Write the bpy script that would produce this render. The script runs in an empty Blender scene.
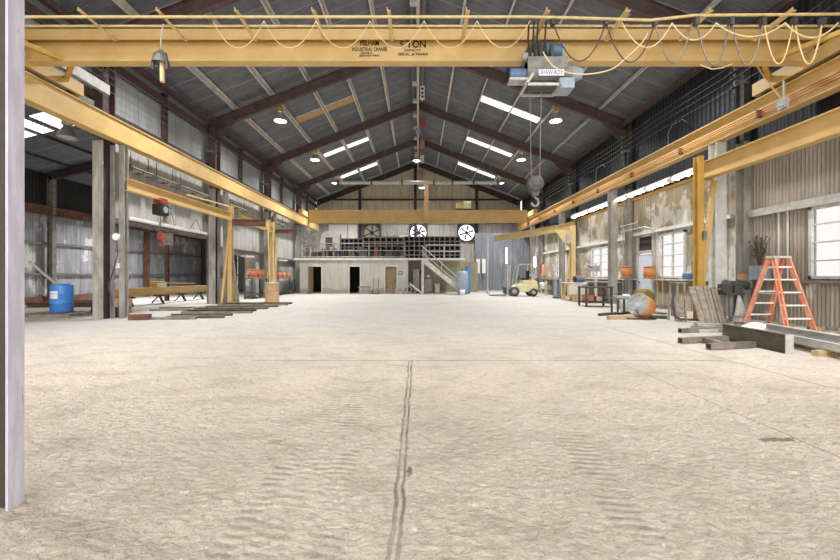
import bpy, math, random
from mathutils import Vector as V, Matrix
random.seed(7)
R = math.radians
C = bpy.context.scene.collection
FX = 386.0; CX = 418.0; CY = 276.0; H = 1.27
def P(px, py, y): return V(((px - CX) * y / FX, y, H - (py - CY) * y / FX))
def G(px, py):                       # ground point seen at a pixel
    y = FX * H / (py - CY); return V(((px - CX) * y / FX, y, 0))
def lin(h):
    h = h.lstrip('#'); o = []
    for i in (0, 2, 4):
        c = int(h[i:i + 2], 16) / 255
        o.append(c / 12.92 if c <= .04045 else ((c + .055) / 1.055) ** 2.4)
    return (*o, 1)

# ---------------------------------------------------------------- materials
MATS = {}
def mat(name, col, rough=.6, metal=0, var=None, vs=3., va=.5, stretch=(1, 1, 1), bump=0, bs=40, contrast=(.42, .62), var2=None, vs2=12., c2=(.55, .68)):
    m = bpy.data.materials.new(name); m.use_nodes = True
    nt = m.node_tree; N = nt.nodes; L = nt.links
    b = N['Principled BSDF']; b.inputs['Roughness'].default_value = rough; b.inputs['Metallic'].default_value = metal
    b.inputs['Base Color'].default_value = lin(col)
    if var or bump:
        tc = N.new('ShaderNodeTexCoord'); mp = N.new('ShaderNodeMapping'); mp.inputs['Scale'].default_value = stretch
        L.new(tc.outputs['Object'], mp.inputs[0])
    out = None
    if var:
        def layer(prev, colr, sc, rng, amt):
            n = N.new('ShaderNodeTexNoise'); n.inputs['Scale'].default_value = sc; n.inputs['Detail'].default_value = 6; n.inputs['Roughness'].default_value = .65
            L.new(mp.outputs[0], n.inputs['Vector'])
            r = N.new('ShaderNodeMapRange'); r.inputs[1].default_value = rng[0]; r.inputs[2].default_value = rng[1]; r.inputs[4].default_value = amt
            L.new(n.outputs['Fac'], r.inputs[0])
            x = N.new('ShaderNodeMix'); x.data_type = 'RGBA'
            L.new(r.outputs[0], x.inputs[0]); x.inputs[7].default_value = lin(colr)
            if prev is None: x.inputs[6].default_value = lin(col)
            else: L.new(prev, x.inputs[6])
            return x.outputs[2]
        out = layer(None, var, vs, contrast, va)
        if var2: out = layer(out, var2, vs2, c2, .8)
        L.new(out, b.inputs['Base Color'])
    if bump:
        n = N.new('ShaderNodeTexNoise'); n.inputs['Scale'].default_value = bs; n.inputs['Detail'].default_value = 5
        L.new(mp.outputs[0], n.inputs['Vector'])
        bp = N.new('ShaderNodeBump'); bp.inputs['Strength'].default_value = bump; bp.inputs['Distance'].default_value = .02
        L.new(n.outputs['Fac'], bp.inputs['Height']); L.new(bp.outputs[0], b.inputs['Normal'])
    MATS[name] = m; return m
def emit(name, col, s):
    m = bpy.data.materials.new(name); m.use_nodes = True
    b = m.node_tree.nodes['Principled BSDF']; b.inputs['Base Color'].default_value = lin(col)
    b.inputs['Emission Color'].default_value = lin(col); b.inputs['Emission Strength'].default_value = s
    MATS[name] = m; return m
yellow = mat('crane_yellow', '#ceae74', .5, var='#b99656', vs=1.6, va=.5, bump=.05, var2='#8a6c3a', vs2=9, c2=(.66, .8))
yellow_pale = mat('pale_yellow_paint', '#d3ba84', .5, var='#b59c68', vs=3, va=.5)
yellow_dark = mat('ochre_yellow_paint', '#c29a4a', .5, var='#a27c36', vs=2.5, va=.6)
tan = mat('tan_cable', '#dbc99a', .6)
tan_bar = mat('tan_painted_bar', '#d9c08a', .55, var='#b39a66', vs=6, va=.5)
brown = mat('brown_primer_steel', '#5a4744', .6, var='#40312f', vs=2, va=.7, var2='#6e5a54', vs2=7)
brown_dk = mat('dark_brown_steel', '#3c302e', .65, var='#2a2220', vs=2, va=.7)
rust = mat('rusty_steel', '#7a5340', .75, var='#4c3429', vs=4, va=.8, bump=.1)
purlinm = mat('pale_purlin_paint', '#cdc9c1', .55, var='#a29d95', vs=2, va=.7)
colgrey = mat('column_grey_paint', '#a8a49c', .55, var='#77716a', vs=2.5, va=.8, stretch=(2, 2, .5), var2='#dcd8cf', vs2=5, c2=(.6, .72))
nearcol = mat('scuffed_lilac_grey_paint', '#aaa6b2', .55, var='#c9c6d0', vs=8, va=.6, stretch=(3, 3, .4), bump=.12, bs=25, var2='#7c7478', vs2=16, c2=(.6, .74))
recess_shade = mat('dark_column_recess_shade', '#3a342e', .7, var='#2b2622', vs=6, va=.7)  # dark colour stands for the shade inside the column recesses
darkgrey = mat('dark_grey_steel', '#4b4a48', .55, var='#353432', vs=5, va=.7)
midgrey = mat('mid_grey_steel', '#86837d', .5, .2, var='#64615c', vs=5, va=.7)
lightgrey = mat('light_grey_steel', '#bdbab4', .5, .1, var='#94918b', vs=5, va=.6)
galv = mat('galvanised_steel', '#c2c4c4', .4, .4, var='#9a9c9c', vs=6, va=.6)
black = mat('black_rubber', '#1e1d1c', .7, var='#2c2a28', vs=8, va=.6)
white = mat('white_paint', '#d9d8d3', .55, var='#b5b2aa', vs=3, va=.6)
whiteclean = mat('bright_white_enamel', '#eceae4', .4, var='#d8d5cd', vs=4, va=.4)
blue = mat('blue_plastic', '#3f7fd0', .4, var='#5a93d8', vs=4, va=.5)
bluem = mat('blue_machine_paint', '#5b7898', .45, var='#455d78', vs=8, va=.6)
paleblue = mat('pale_blue_paint', '#98a5b4', .5, var='#77848f', vs=6, va=.5)
orange = mat('orange_fibreglass', '#dd8660', .55, var='#dcb49c', vs=5, va=.6)
orange2 = mat('orange_paint', '#cb7f38', .5, var='#b08a5c', vs=6, va=.7)
redor = mat('orange_red_plastic', '#bd6d4e', .55, var='#b08d78', vs=7, va=.6)
red = mat('red_paint', '#a5403a', .55, var='#7c322e', vs=8, va=.5)
wood = mat('pale_timber', '#c3a67e', .75, var='#9a7d58', vs=5, va=.7, stretch=(1, 1, 6))
woodgrey = mat('weathered_timber', '#94887a', .8, var='#6c6256', vs=6, va=.7, bump=.1)
cardboard = mat('kraft_cardboard', '#c8a684', .75, var='#b08e6c', vs=4, va=.6)
cream = mat('cream_forklift_paint', '#e2d8b0', .45, var='#c8bc90', vs=5, va=.5)
plate = mat('dark_steel_channel', '#5a5148', .6, var='#443c35', vs=6, va=.7)
bare = mat('bare_steel_bar', '#8d857a', .5, .2, var='#5f574e', vs=4, va=.8)
stairw = mat('white_stair_paint', '#c9c8c4', .55, var='#a5a39e', vs=5, va=.6)
ink = mat('black_lettering', '#2b2418', .6)
blueink = mat('blue_lettering', '#2d62b0', .5)
copper = mat('copper_conductor', '#a8643c', .45, .4)
olive = mat('olive_canvas', '#7a7236', .8, var='#55502a', vs=9, va=.7)
teal = mat('pale_teal_plastic', '#b4d3cd', .5, var='#8fb5b0', vs=12, va=.6)
clothw = mat('white_plastic_sheet', '#e6e4df', .6, var='#cfccc5', vs=12, va=.6)
green = mat('green_sign_face', '#3f7f5e', .5)
doorw = mat('pale_blue_white_door', '#d3d9e4', .45, var='#bcc4d2', vs=3, va=.6)
doorbr = mat('brown_plywood_door', '#8a7458', .65, var='#6d5a44', vs=3, va=.6)
dirty = mat('grimy_grey_canvas', '#a59b8d', .85, var='#756b5f', vs=9, va=.8, bump=.2)
dryplant = mat('dry_brown_stems', '#5a4c3e', .8)
alum = mat('spun_aluminium', '#c9cac8', .35, .6)
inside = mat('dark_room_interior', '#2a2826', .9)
lampglow = emit('lit_lamp_lens', '#ffffff', 9)
tubeglow = emit('lit_fluorescent_tube', '#fff6e0', 7)
tubeoff = mat('unlit_tube', '#c8c8c2', .35)

def glass_mat(name, tint=.9):
    m = bpy.data.materials.new(name); m.use_nodes = True
    nt = m.node_tree; N = nt.nodes; L = nt.links; N.remove(N['Principled BSDF'])
    t = N.new('ShaderNodeBsdfTransparent'); t.inputs[0].default_value = (tint, tint, tint, 1)
    g = N.new('ShaderNodeBsdfGlossy'); g.inputs['Roughness'].default_value = .08
    x = N.new('ShaderNodeMixShader'); x.inputs[0].default_value = .06
    L.new(t.outputs[0], x.inputs[1]); L.new(g.outputs[0], x.inputs[2]); L.new(x.outputs[0], N['Material Output'].inputs[0])
    return m
glass = glass_mat('dusty_window_glass', .6)
def transl(name, col):
    m = bpy.data.materials.new(name); m.use_nodes = True
    nt = m.node_tree; N = nt.nodes; L = nt.links; N.remove(N['Principled BSDF'])
    t = N.new('ShaderNodeBsdfTranslucent'); t.inputs[0].default_value = lin(col)
    d = N.new('ShaderNodeBsdfDiffuse'); d.inputs[0].default_value = lin(col)
    x = N.new('ShaderNodeMixShader'); x.inputs[0].default_value = .15
    L.new(t.outputs[0], x.inputs[1]); L.new(d.outputs[0], x.inputs[2]); L.new(x.outputs[0], N['Material Output'].inputs[0])
    return m
skyl = transl('translucent_roof_panel', '#f6f6f2'); skyl_tan = transl('yellowed_roof_panel', '#9d8c74')

def sheet_mat(name, base, grime, streak, lap=None, lapcol='#ffffff', patch=None, patch_rng=(.55, .62), axis=1, zband=None):
    """painted metal siding: streaky grime, optional peeled patches, seams every LAP metres along AXIS (0 x, 1 y); zband = (z, colour) paint change"""
    m = bpy.data.materials.new(name); m.use_nodes = True
    nt = m.node_tree; N = nt.nodes; L = nt.links; b = N['Principled BSDF']; b.inputs['Roughness'].default_value = .55
    tc = N.new('ShaderNodeTexCoord')
    def noise(sc, scale, detail=6):
        mp = N.new('ShaderNodeMapping'); mp.inputs['Scale'].default_value = sc; L.new(tc.outputs['Object'], mp.inputs[0])
        n = N.new('ShaderNodeTexNoise'); n.inputs['Scale'].default_value = scale; n.inputs['Detail'].default_value = detail; n.inputs['Roughness'].default_value = .65
        L.new(mp.outputs[0], n.inputs['Vector']); return n.outputs['Fac']
    def rng(f, a, c, hi=1.):
        r = N.new('ShaderNodeMapRange'); r.inputs[1].default_value = a; r.inputs[2].default_value = c; r.inputs[4].default_value = hi; L.new(f, r.inputs[0]); return r.outputs[0]
    def mix(f, a, c):
        x = N.new('ShaderNodeMix'); x.data_type = 'RGBA'; L.new(f, x.inputs[0])
        if isinstance(a, str): x.inputs[6].default_value = lin(a)
        else: L.new(a, x.inputs[6])
        x.inputs[7].default_value = lin(c); return x.outputs[2]
    out = mix(rng(noise((1, 1, .25), 2.2), .4, .68, .8), base, grime)
    out = mix(rng(noise((6, 6, .35), 1.6), .5, .72, .6), out, streak)
    sp = N.new('ShaderNodeSeparateXYZ'); L.new(tc.outputs['Object'], sp.inputs[0])
    if zband:
        a = N.new('ShaderNodeMath'); a.operation = 'MULTIPLY_ADD'; L.new(noise((1, 1, 1), 1.3), a.inputs[0]); a.inputs[1].default_value = zband[2]; L.new(sp.outputs[2], a.inputs[2])
        out = mix(rng(a.outputs[0], zband[0] + zband[2] * .5 + .06, zband[0] + zband[2] * .5 - .06, .85), out, zband[1])
    if patch: out = mix(rng(noise((1, 1, .7), 1.1, 8), *patch_rng, .9), out, patch)
    if lap:
        d = N.new('ShaderNodeMath'); d.operation = 'DIVIDE'; L.new(sp.outputs[axis], d.inputs[0]); d.inputs[1].default_value = lap
        f = N.new('ShaderNodeMath'); f.operation = 'FRACT'; L.new(d.outputs[0], f.inputs[0])
        l = N.new('ShaderNodeMath'); l.operation = 'LESS_THAN'; L.new(f.outputs[0], l.inputs[0]); l.inputs[1].default_value = .045
        k = N.new('ShaderNodeMath'); k.operation = 'MULTIPLY'; L.new(l.outputs[0], k.inputs[0]); k.inputs[1].default_value = .55
        out = mix(k.outputs[0], out, lapcol)
    L.new(out, b.inputs['Base Color']); return m
s_tan = sheet_mat('tan_corrugated_siding', '#a3988a', '#857a6c', '#c2b9ac', .81, '#6e6252', '#d9d4c8', (.6, .66), 1)
s_navy = sheet_mat('dark_slate_siding', '#2a2d33', '#1f2227', '#363a41', .81, '#15171a')
s_white = sheet_mat('white_grey_siding', '#bab9b5', '#9b9994', '#c9c8c5', 1.02, '#77736d')
s_cler = sheet_mat('pale_clerestory_sheet', '#a3a6a8', '#8b8e90', '#b2b5b6', 1.02, '#6b6866')
s_roof = sheet_mat('grey_roof_sheet', '#6b6e75', '#50535a', '#7d8087', .68, '#a0a3a8')
s_aisle = sheet_mat('stained_grey_aisle_siding', '#9d9da2', '#757575', '#b9bbc2', .81, '#5d5b5a', '#d0cfc6', (.57, .6))
s_dark = sheet_mat('near_black_siding', '#2a2a29', '#1f1f1e', '#343433', .81, '#161616')
s_gable = sheet_mat('beige_gable_siding', '#b8ab94', '#9c8f7a', '#cbbfa8', .81, '#857a68', axis=0)
s_slate = sheet_mat('blue_grey_partition_sheet', '#7e8188', '#606369', '#999ca2', .9, '#454850', axis=0)
s_block = sheet_mat('white_block_wall', '#b9b4ac', '#9a948b', '#c6c1b9', None, zband=(.35, '#8f867a', .5))
s_olive = sheet_mat('olive_back_wall', '#aaa785', '#8b8768', '#bdbb9c', None)

s_tan_far = sheet_mat('whitewashed_tan_siding', '#a89d8a', '#8b7f6d', '#c3bbac', .81, '#6e6252', '#d8d6d0', (.5, .56), 1)
s_dado = sheet_mat('scuffed_brown_dado', '#8a7a66', '#75664f', '#a09078', .81, '#5e5344', zband=(.62, '#b9b0a2', .5))
def floor_mat():
    m = bpy.data.materials.new('dusty_concrete'); m.use_nodes = True
    nt = m.node_tree; N = nt.nodes; L = nt.links; b = N['Principled BSDF']; b.inputs['Roughness'].default_value = .8
    tc = N.new('ShaderNodeTexCoord'); sp = N.new('ShaderNodeSeparateXYZ'); L.new(tc.outputs['Object'], sp.inputs[0])
    def noise(scale, detail=6, sc=(1, 1, 1), rough=.6, rot=0, dist=0):
        mp = N.new('ShaderNodeMapping'); mp.inputs['Scale'].default_value = sc; mp.inputs['Rotation'].default_value = (0, 0, rot); L.new(tc.outputs['Object'], mp.inputs[0])
        n = N.new('ShaderNodeTexNoise'); n.inputs['Scale'].default_value = scale; n.inputs['Detail'].default_value = detail; n.inputs['Roughness'].default_value = rough; n.inputs['Distortion'].default_value = dist
        L.new(mp.outputs[0], n.inputs['Vector']); return n.outputs['Fac']
    def rng(f, a, c, lo=0., hi=1.):
        r = N.new('ShaderNodeMapRange'); r.inputs[1].default_value = a; r.inputs[2].default_value = c; r.inputs[3].default_value = lo; r.inputs[4].default_value = hi; L.new(f, r.inputs[0]); return r.outputs[0]
    def math_(op, a, c):
        x = N.new('ShaderNodeMath'); x.operation = op
        for i, v in ((0, a), (1, c)):
            if isinstance(v, (int, float)): x.inputs[i].default_value = v
            else: L.new(v, x.inputs[i])
        return x.outputs[0]
    def mix(f, a, c):
        x = N.new('ShaderNodeMix'); x.data_type = 'RGBA'; L.new(f, x.inputs[0])
        if isinstance(a, str): x.inputs[6].default_value = lin(a)
        else: L.new(a, x.inputs[6])
        x.inputs[7].default_value = lin(c); return x.outputs[2]
    # dust by the door lightened, concrete further in darkened, to even out lamp brightness
    far = rng(math_('ADD', sp.outputs[1], math_('MULTIPLY', noise(.5, 4), 5)), 7, 12)
    c = mix(far, '#e3d3c1', '#bab7b2')
    c = mix(rng(noise(.45, 5), .45, .66, 0, .5), c, '#b0a28f')
    c = mix(rng(noise(1.6, 7, (1, 1.8, 1)), .5, .68, 0, .5), c, '#a99b87')
    c = mix(rng(noise(11, 7, (1, 1.3, 1), .72, .5), .5, .66, 0, .6), c, '#a99784')
    c = mix(rng(noise(42, 4, (1, 1.5, 1), .65, .4), .56, .68, 0, .55), c, '#8f8070')
    c = mix(rng(noise(5, 8, (1, 1.2, 1), .72, 1.2), .52, .66, 0, .6), c, '#d8cfc2')
    wob = math_('MULTIPLY', math_('SUBTRACT', noise(4, 4), .5), .05)
    def line(axis, at, w, lo, hi, wobble=True):
        v = math_('ADD', sp.outputs[axis], wob) if wobble else sp.outputs[axis]
        d = math_('ABSOLUTE', math_('SUBTRACT', v, at), 0)
        o = sp.outputs[1 - axis]
        return math_('MULTIPLY', rng(d, w, w * .35), math_('MULTIPLY', math_('GREATER_THAN', o, lo), math_('LESS_THAN', o, hi)))
    seam = math_('MAXIMUM', line(0, -.088, .011, -4, 5.8), math_('MULTIPLY', line(0, -.128, .012, -4, 5.8), .8))
    for s in (line(1, 5.8, .03, -2.5, 4.6, False), line(0, 4.68, .022, 4.4, 10, False), line(1, 12.0, .03, -9, 9, False), line(0, 2.95, .012, 2.2, 5.8), line(1, 18.2, .03, -9, 9, False)):
        c = mix(math_('MULTIPLY', s, .55), c, '#5d5143')
    c = mix(math_('MULTIPLY', seam, rng(noise(3, 3), .35, .6, .3, .8)), c, '#6e604c')
    def blob(x, y, rx, ry, amt, colr, c):
        dx = math_('DIVIDE', math_('SUBTRACT', sp.outputs[0], x), rx); dy = math_('DIVIDE', math_('SUBTRACT', sp.outputs[1], y), ry)
        d = math_('ADD', math_('MULTIPLY', dx, dx), math_('MULTIPLY', dy, dy))
        d = math_('ADD', d, math_('MULTIPLY', math_('SUBTRACT', noise(14, 6, (1, 1, 1), .7), .5), 5))
        return mix(rng(d, 1.1, .5, 0, amt), c, colr)
    c = blob(2.78, 3.0, .16, .045, .8, '#7a6848', c)
    c = blob(-1.1, 2.95, .05, .06, .5, '#85735a', c)
    c = blob(-.055, 2.5, .02, .07, .8, '#6e5d40', c)

    near = rng(sp.outputs[1], 11, 3.0, .15, 1)
    # tyre tread bars in the dust
    def track(x, w, slope):
        v = math_('SUBTRACT', math_('SUBTRACT', sp.outputs[0], x), math_('MULTIPLY', sp.outputs[1], slope))
        mask = rng(math_('ABSOLUTE', v, 0), w, w * .8)
        f = math_('SINE', math_('ADD', math_('MULTIPLY', sp.outputs[1], 95.), math_('MULTIPLY', v, 14)), 0)
        return math_('MULTIPLY', math_('MULTIPLY', f, mask), math_('MULTIPLY', rng(noise(1.5, 3), .45, .6), .35))
    h = math_('MULTIPLY', rng(noise(16, 8, (1, 1.4, 1), .62, .5, .6), .3, .75), .9)
    h = math_('ADD', h, math_('MULTIPLY', noise(3.5, 6, (1, 1, 1), .6, 0, 1.2), 1.3))
    tr = math_('ADD', math_('ADD', track(-.78, .1, .04), track(-.98, .07, .04)), math_('ADD', track(-.3, .1, -.08), track(.9, .12, .1)))
    h = math_('ADD', h, math_('MULTIPLY', tr, 1.1))
    c = mix(rng(tr, .05, .3, 0, .22), c, '#9c8c76')
    L.new(c, b.inputs['Base Color'])
    h = math_('SUBTRACT', h, math_('MULTIPLY', seam, 1.2))
    bp = N.new('ShaderNodeBump'); bp.inputs['Distance'].default_value = .09
    L.new(near, bp.inputs['Strength']); L.new(h, bp.inputs['Height']); L.new(bp.outputs[0], b.inputs['Normal'])
    return m
s_floor = floor_mat()

# ---------------------------------------------------------------- mesh building
class MB:
    def __init__(s): s.v = []; s.f = []; s.smooth = []
    def add(s, vs, fs, smooth=False):
        n = len(s.v); s.v += [V(p) for p in vs]; s.f += [tuple(i + n for i in f) for f in fs]; s.smooth += [smooth] * len(fs); return s
    def box(s, x0, x1, y0, y1, z0, z1):
        return s.add([(x, y, z) for x in (x0, x1) for y in (y0, y1) for z in (z0, z1)],
                     [(0, 1, 3, 2), (4, 6, 7, 5), (0, 4, 5, 1), (2, 3, 7, 6), (0, 2, 6, 4), (1, 5, 7, 3)])
    def bar(s, p0, p1, w, h, up=(0, 0, 1), off=(0, 0), w1=None, h1=None):
        p0 = V(p0); p1 = V(p1); d = (p1 - p0).normalized(); up = V(up)
        if abs(d.dot(up.normalized())) > .98: up = V((0, 1, 0)) if abs(d.y) < .9 else V((1, 0, 0))
        sd = d.cross(up).normalized(); u = sd.cross(d)
        vs = []
        for p, ww, hh in ((p0, w, h), (p1, w1 or w, h1 or h)):
            c = p + sd * off[0] + u * off[1]
            vs += [c - sd * ww / 2 - u * hh / 2, c + sd * ww / 2 - u * hh / 2, c + sd * ww / 2 + u * hh / 2, c - sd * ww / 2 + u * hh / 2]
        return s.add(vs, [(3, 2, 1, 0), (4, 5, 6, 7), (0, 1, 5, 4), (1, 2, 6, 5), (2, 3, 7, 6), (3, 0, 4, 7)])
    def ibeam(s, p0, p1, h, w, tf=.02, tw=.014, up=(0, 0, 1)):
        s.bar(p0, p1, tw, h - 2 * tf, up); s.bar(p0, p1, w, tf, up, (0, h / 2 - tf / 2)); s.bar(p0, p1, w, tf, up, (0, -h / 2 + tf / 2)); return s
    def chan(s, p0, p1, h, w, t=.015, up=(0, 0, 1), flip=1):
        s.bar(p0, p1, t, h, up, (-flip * (w / 2 - t / 2), 0)); s.bar(p0, p1, w, t, up, (0, h / 2 - t / 2)); s.bar(p0, p1, w, t, up, (0, -h / 2 + t / 2)); return s
    def angle(s, p0, p1, a, t=.01, up=(0, 0, 1), flip=1):
        s.bar(p0, p1, a, t, up, (0, -a / 2)); s.bar(p0, p1, t, a, up, (flip * a / 2, 0)); return s
    def cyl(s, p0, p1, r0, r1=None, n=12, caps=True):
        p0 = V(p0); p1 = V(p1); r1 = r0 if r1 is None else r1
        d = (p1 - p0).normalized(); a = V((0, 0, 1)) if abs(d.z) < .9 else V((1, 0, 0))
        u = d.cross(a).normalized(); w = d.cross(u)
        vs = []
        for p, r in ((p0, r0), (p1, r1)):
            for i in range(n):
                t = 2 * math.pi * i / n; vs.append(p + u * math.cos(t) * r + w * math.sin(t) * r)
        s.add(vs, [(i, (i + 1) % n, n + (i + 1) % n, n + i) for i in range(n)], True)
        if caps: s.add(vs, [tuple(range(n))[::-1], tuple(range(n, 2 * n))])
        return s
    def tube(s, pts, r, n=6):
        pts = [V(p) for p in pts]; vs = []; prev = None
        for i, p in enumerate(pts):
            d = (pts[min(i + 1, len(pts) - 1)] - pts[max(i - 1, 0)]).normalized()
            if prev is None:
                a = V((0, 0, 1)) if abs(d.z) < .9 else V((1, 0, 0)); u = d.cross(a).normalized()
            else: u = (prev - d * prev.dot(d)).normalized()
            prev = u; w = d.cross(u)
            for k in range(n):
                t = 2 * math.pi * k / n; vs.append(p + u * math.cos(t) * r + w * math.sin(t) * r)
        fs = [(i * n + k, i * n + (k + 1) % n, (i + 1) * n + (k + 1) % n, (i + 1) * n + k) for i in range(len(pts) - 1) for k in range(n)]
        s.add(vs, fs, True); s.add(vs, [tuple(range(n))[::-1], tuple(range(len(vs) - n, len(vs)))]); return s
    def lathe(s, c, prof, n=24, axis=(0, 0, 1), smooth=True):
        c = V(c); d = V(axis).normalized(); a = V((0, 0, 1)) if abs(d.z) < .9 else V((1, 0, 0))
        u = d.cross(a).normalized(); w = d.cross(u); vs = []
        for r, h in prof:
            for i in range(n):
                t = 2 * math.pi * i / n; vs.append(c + d * h + u * math.cos(t) * max(r, 1e-4) + w * math.sin(t) * max(r, 1e-4))
        return s.add(vs, [(j * n + i, j * n + (i + 1) % n, (j + 1) * n + (i + 1) % n, (j + 1) * n + i) for j in range(len(prof) - 1) for i in range(n)], smooth)
    def prism(s, poly, y0, y1, plane='xz'):
        n = len(poly)
        f = (lambda a, b, y: (a, y, b)) if plane == 'xz' else ((lambda a, b, y: (y, a, b)) if plane == 'yz' else (lambda a, b, y: (a, b, y)))
        return s.add([f(a, b, y0) for a, b in poly] + [f(a, b, y1) for a, b in poly],
                     [tuple(range(n)), tuple(range(n, 2 * n))[::-1]] + [(i, i + n, (i + 1) % n + n, (i + 1) % n) for i in range(n)])
    def corr(s, o, U, W, nrm, pitch=.076, amp=.011, seg=4):
        o = V(o); U = V(U); W = V(W); nrm = V(nrm); L = U.length; k = max(2, int(L / pitch * seg)); vs = []
        for i in range(k + 1):
            t = i / k; a = amp * math.sin(2 * math.pi * t * L / pitch)
            p = o + U * t + nrm * a; vs += [p, p + W]
        return s.add(vs, [(2 * i, 2 * i + 2, 2 * i + 3, 2 * i + 1) for i in range(k)], True)
    def corr_wall(s, fn, u0, u1, v0, v1, holes, pitch=.076, amp=.011, seg=4):
        """fn(u, v, a) -> point; rectangular HOLES (u0,u1,v0,v1) are left out"""
        us = sorted({u0, u1, *[min(max(h[i], u0), u1) for h in holes for i in (0, 1)]}); vsx = sorted({v0, v1, *[min(max(h[i], v0), v1) for h in holes for i in (2, 3)]})
        for a, b in zip(us, us[1:]):
            for c, d in zip(vsx, vsx[1:]):
                mu, mv = (a + b) / 2, (c + d) / 2
                if any(h[0] < mu < h[1] and h[2] < mv < h[3] for h in holes): continue
                k = max(1, int((b - a) / pitch * seg)); vs = []
                for i in range(k + 1):
                    u = a + (b - a) * i / k; am = amp * math.sin(2 * math.pi * u / pitch)
                    vs += [fn(u, c, am), fn(u, d, am)]
                s.add(vs, [(2 * i, 2 * i + 2, 2 * i + 3, 2 * i + 1) for i in range(k)], True)
        return s
    def build(s, name, m, parent=None, bevel=0):
        if parent is not None: o0 = parent['_o'] if '_o' in parent else (0, 0, 0); o0 = V(o0)
        else:
            xs = [p.x for p in s.v]; ys = [p.y for p in s.v]; zs = [p.z for p in s.v]
            o0 = V(((min(xs) + max(xs)) / 2, (min(ys) + max(ys)) / 2, min(zs)))
        me = bpy.data.meshes.new(name); me.from_pydata([p - o0 for p in s.v], [], s.f); me.materials.append(m)
        me.polygons.foreach_set('use_smooth', s.smooth); me.update()
        o = bpy.data.objects.new(name, me); C.objects.link(o)
        if parent is not None: o.parent = parent; o['_o'] = list(o0)
        else: o.location = o0; o['_o'] = list(o0)
        if bevel:
            b = o.modifiers.new('bevel', 'BEVEL'); b.width = bevel; b.segments = 2; b.limit_method = 'ANGLE'
        return o
def spline(pts, n=6):
    pts = [V(p) for p in pts]; o = []
    for i in range(len(pts) - 1):
        a, b, c, d = pts[max(i - 1, 0)], pts[i], pts[i + 1], pts[min(i + 2, len(pts) - 1)]
        for k in range(n):
            t = k / n; o.append(.5 * ((2 * b) + (c - a) * t + (2 * a - 5 * b + 4 * c - d) * t * t + (3 * b - 3 * c + d - a) * t ** 3))
    return o + [pts[-1]]
def tag(o, label, cat=None, group=None, kind=None):
    o['label'] = label
    if cat: o['category'] = cat
    if group: o['group'] = group
    if kind: o['kind'] = kind
    return o
def thing(name, label, cat, loc=(0, 0, 0), group=None):
    o = bpy.data.objects.new(name, None); C.objects.link(o); o.location = loc; o['_o'] = list(loc); o.empty_display_size = .2
    return tag(o, label, cat, group)
def struct(mb, name, m, label=None):
    o = mb.build(name, m); o['kind'] = 'structure'
    if label: o['label'] = label
    return o
def at0(mb, name, m):                 # keep world coordinates in the shader
    me_o = mb.build(name, m); d = V(me_o['_o']); me_o.data.transform(Matrix.Translation(d)); me_o.location = (0, 0, 0); me_o['kind'] = 'structure'; return me_o
def copy_tree(o, parent=None):
    c = o.copy(); C.objects.link(c)
    if parent is not None: c.parent = parent
    for ch in list(o.children): copy_tree(ch, c)
    return c
def text(s, name, loc, size, m, parent, rot=(R(90), 0, 0), width=None, bold=.02):
    cu = bpy.data.curves.new(name, 'FONT'); cu.body = s; cu.size = size; cu.align_x = 'CENTER'; cu.align_y = 'CENTER'; cu.extrude = .002; cu.offset = size * bold
    cu.materials.append(m); o = bpy.data.objects.new(name, cu); C.objects.link(o); o.parent = parent
    o.location = V(loc) - V(parent['_o']); o.rotation_euler = rot
    bpy.context.view_layer.update()
    sx = width / max(o.dimensions.x, .01) if width else 1
    me = bpy.data.meshes.new_from_object(o.evaluated_get(bpy.context.evaluated_depsgraph_get())); me.name = name; bpy.data.objects.remove(o)
    if not me.materials: me.materials.append(m)
    n = bpy.data.objects.new(name, me); C.objects.link(n); n.parent = parent; n.location = V(loc) - V(parent['_o']); n.rotation_euler = rot; n.scale.x = sx
    return n
def lamp_light(parent, loc, power, kind='AREA', size=.4, rot=(0, 0, 0), col=(.97, .985, 1), spread=None):
    l = bpy.data.lights.new('lamp_light', kind); l.energy = power; l.color = col
    if kind == 'AREA': l.shape = 'DISK'; l.size = size
    else: l.shadow_soft_size = size
    l.spread = R(135) if kind == 'AREA' else 0
    o = bpy.data.objects.new('lamp_light', l); C.objects.link(o); o.parent = parent; o.location = V(loc) - V(parent['_o']); o.rotation_euler = rot; return o
# ================================================================ THE BUILDING
XR = 9.78; XL = -9.62; YE = 36.4; AX = -17.0
BAYS = [5.2, 11.4, 17.6, 23.8, 30.0]
def roofz(x): return 12.3 - .39 * abs(x)          # underside of the roof sheet
at0(MB().add([(x, y, 0) for x in (-18, 14) for y in (-9, 40)] + [(x, y, -.3) for x in (-18, 14) for y in (-9, 40)], [(0, 2, 3, 1), (4, 5, 7, 6), (0, 1, 5, 4), (2, 6, 7, 3), (0, 4, 6, 2), (1, 3, 7, 5)]), 'floor', s_floor)['label'] = 'dusty pale concrete floor with cracks and tyre marks'

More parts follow.
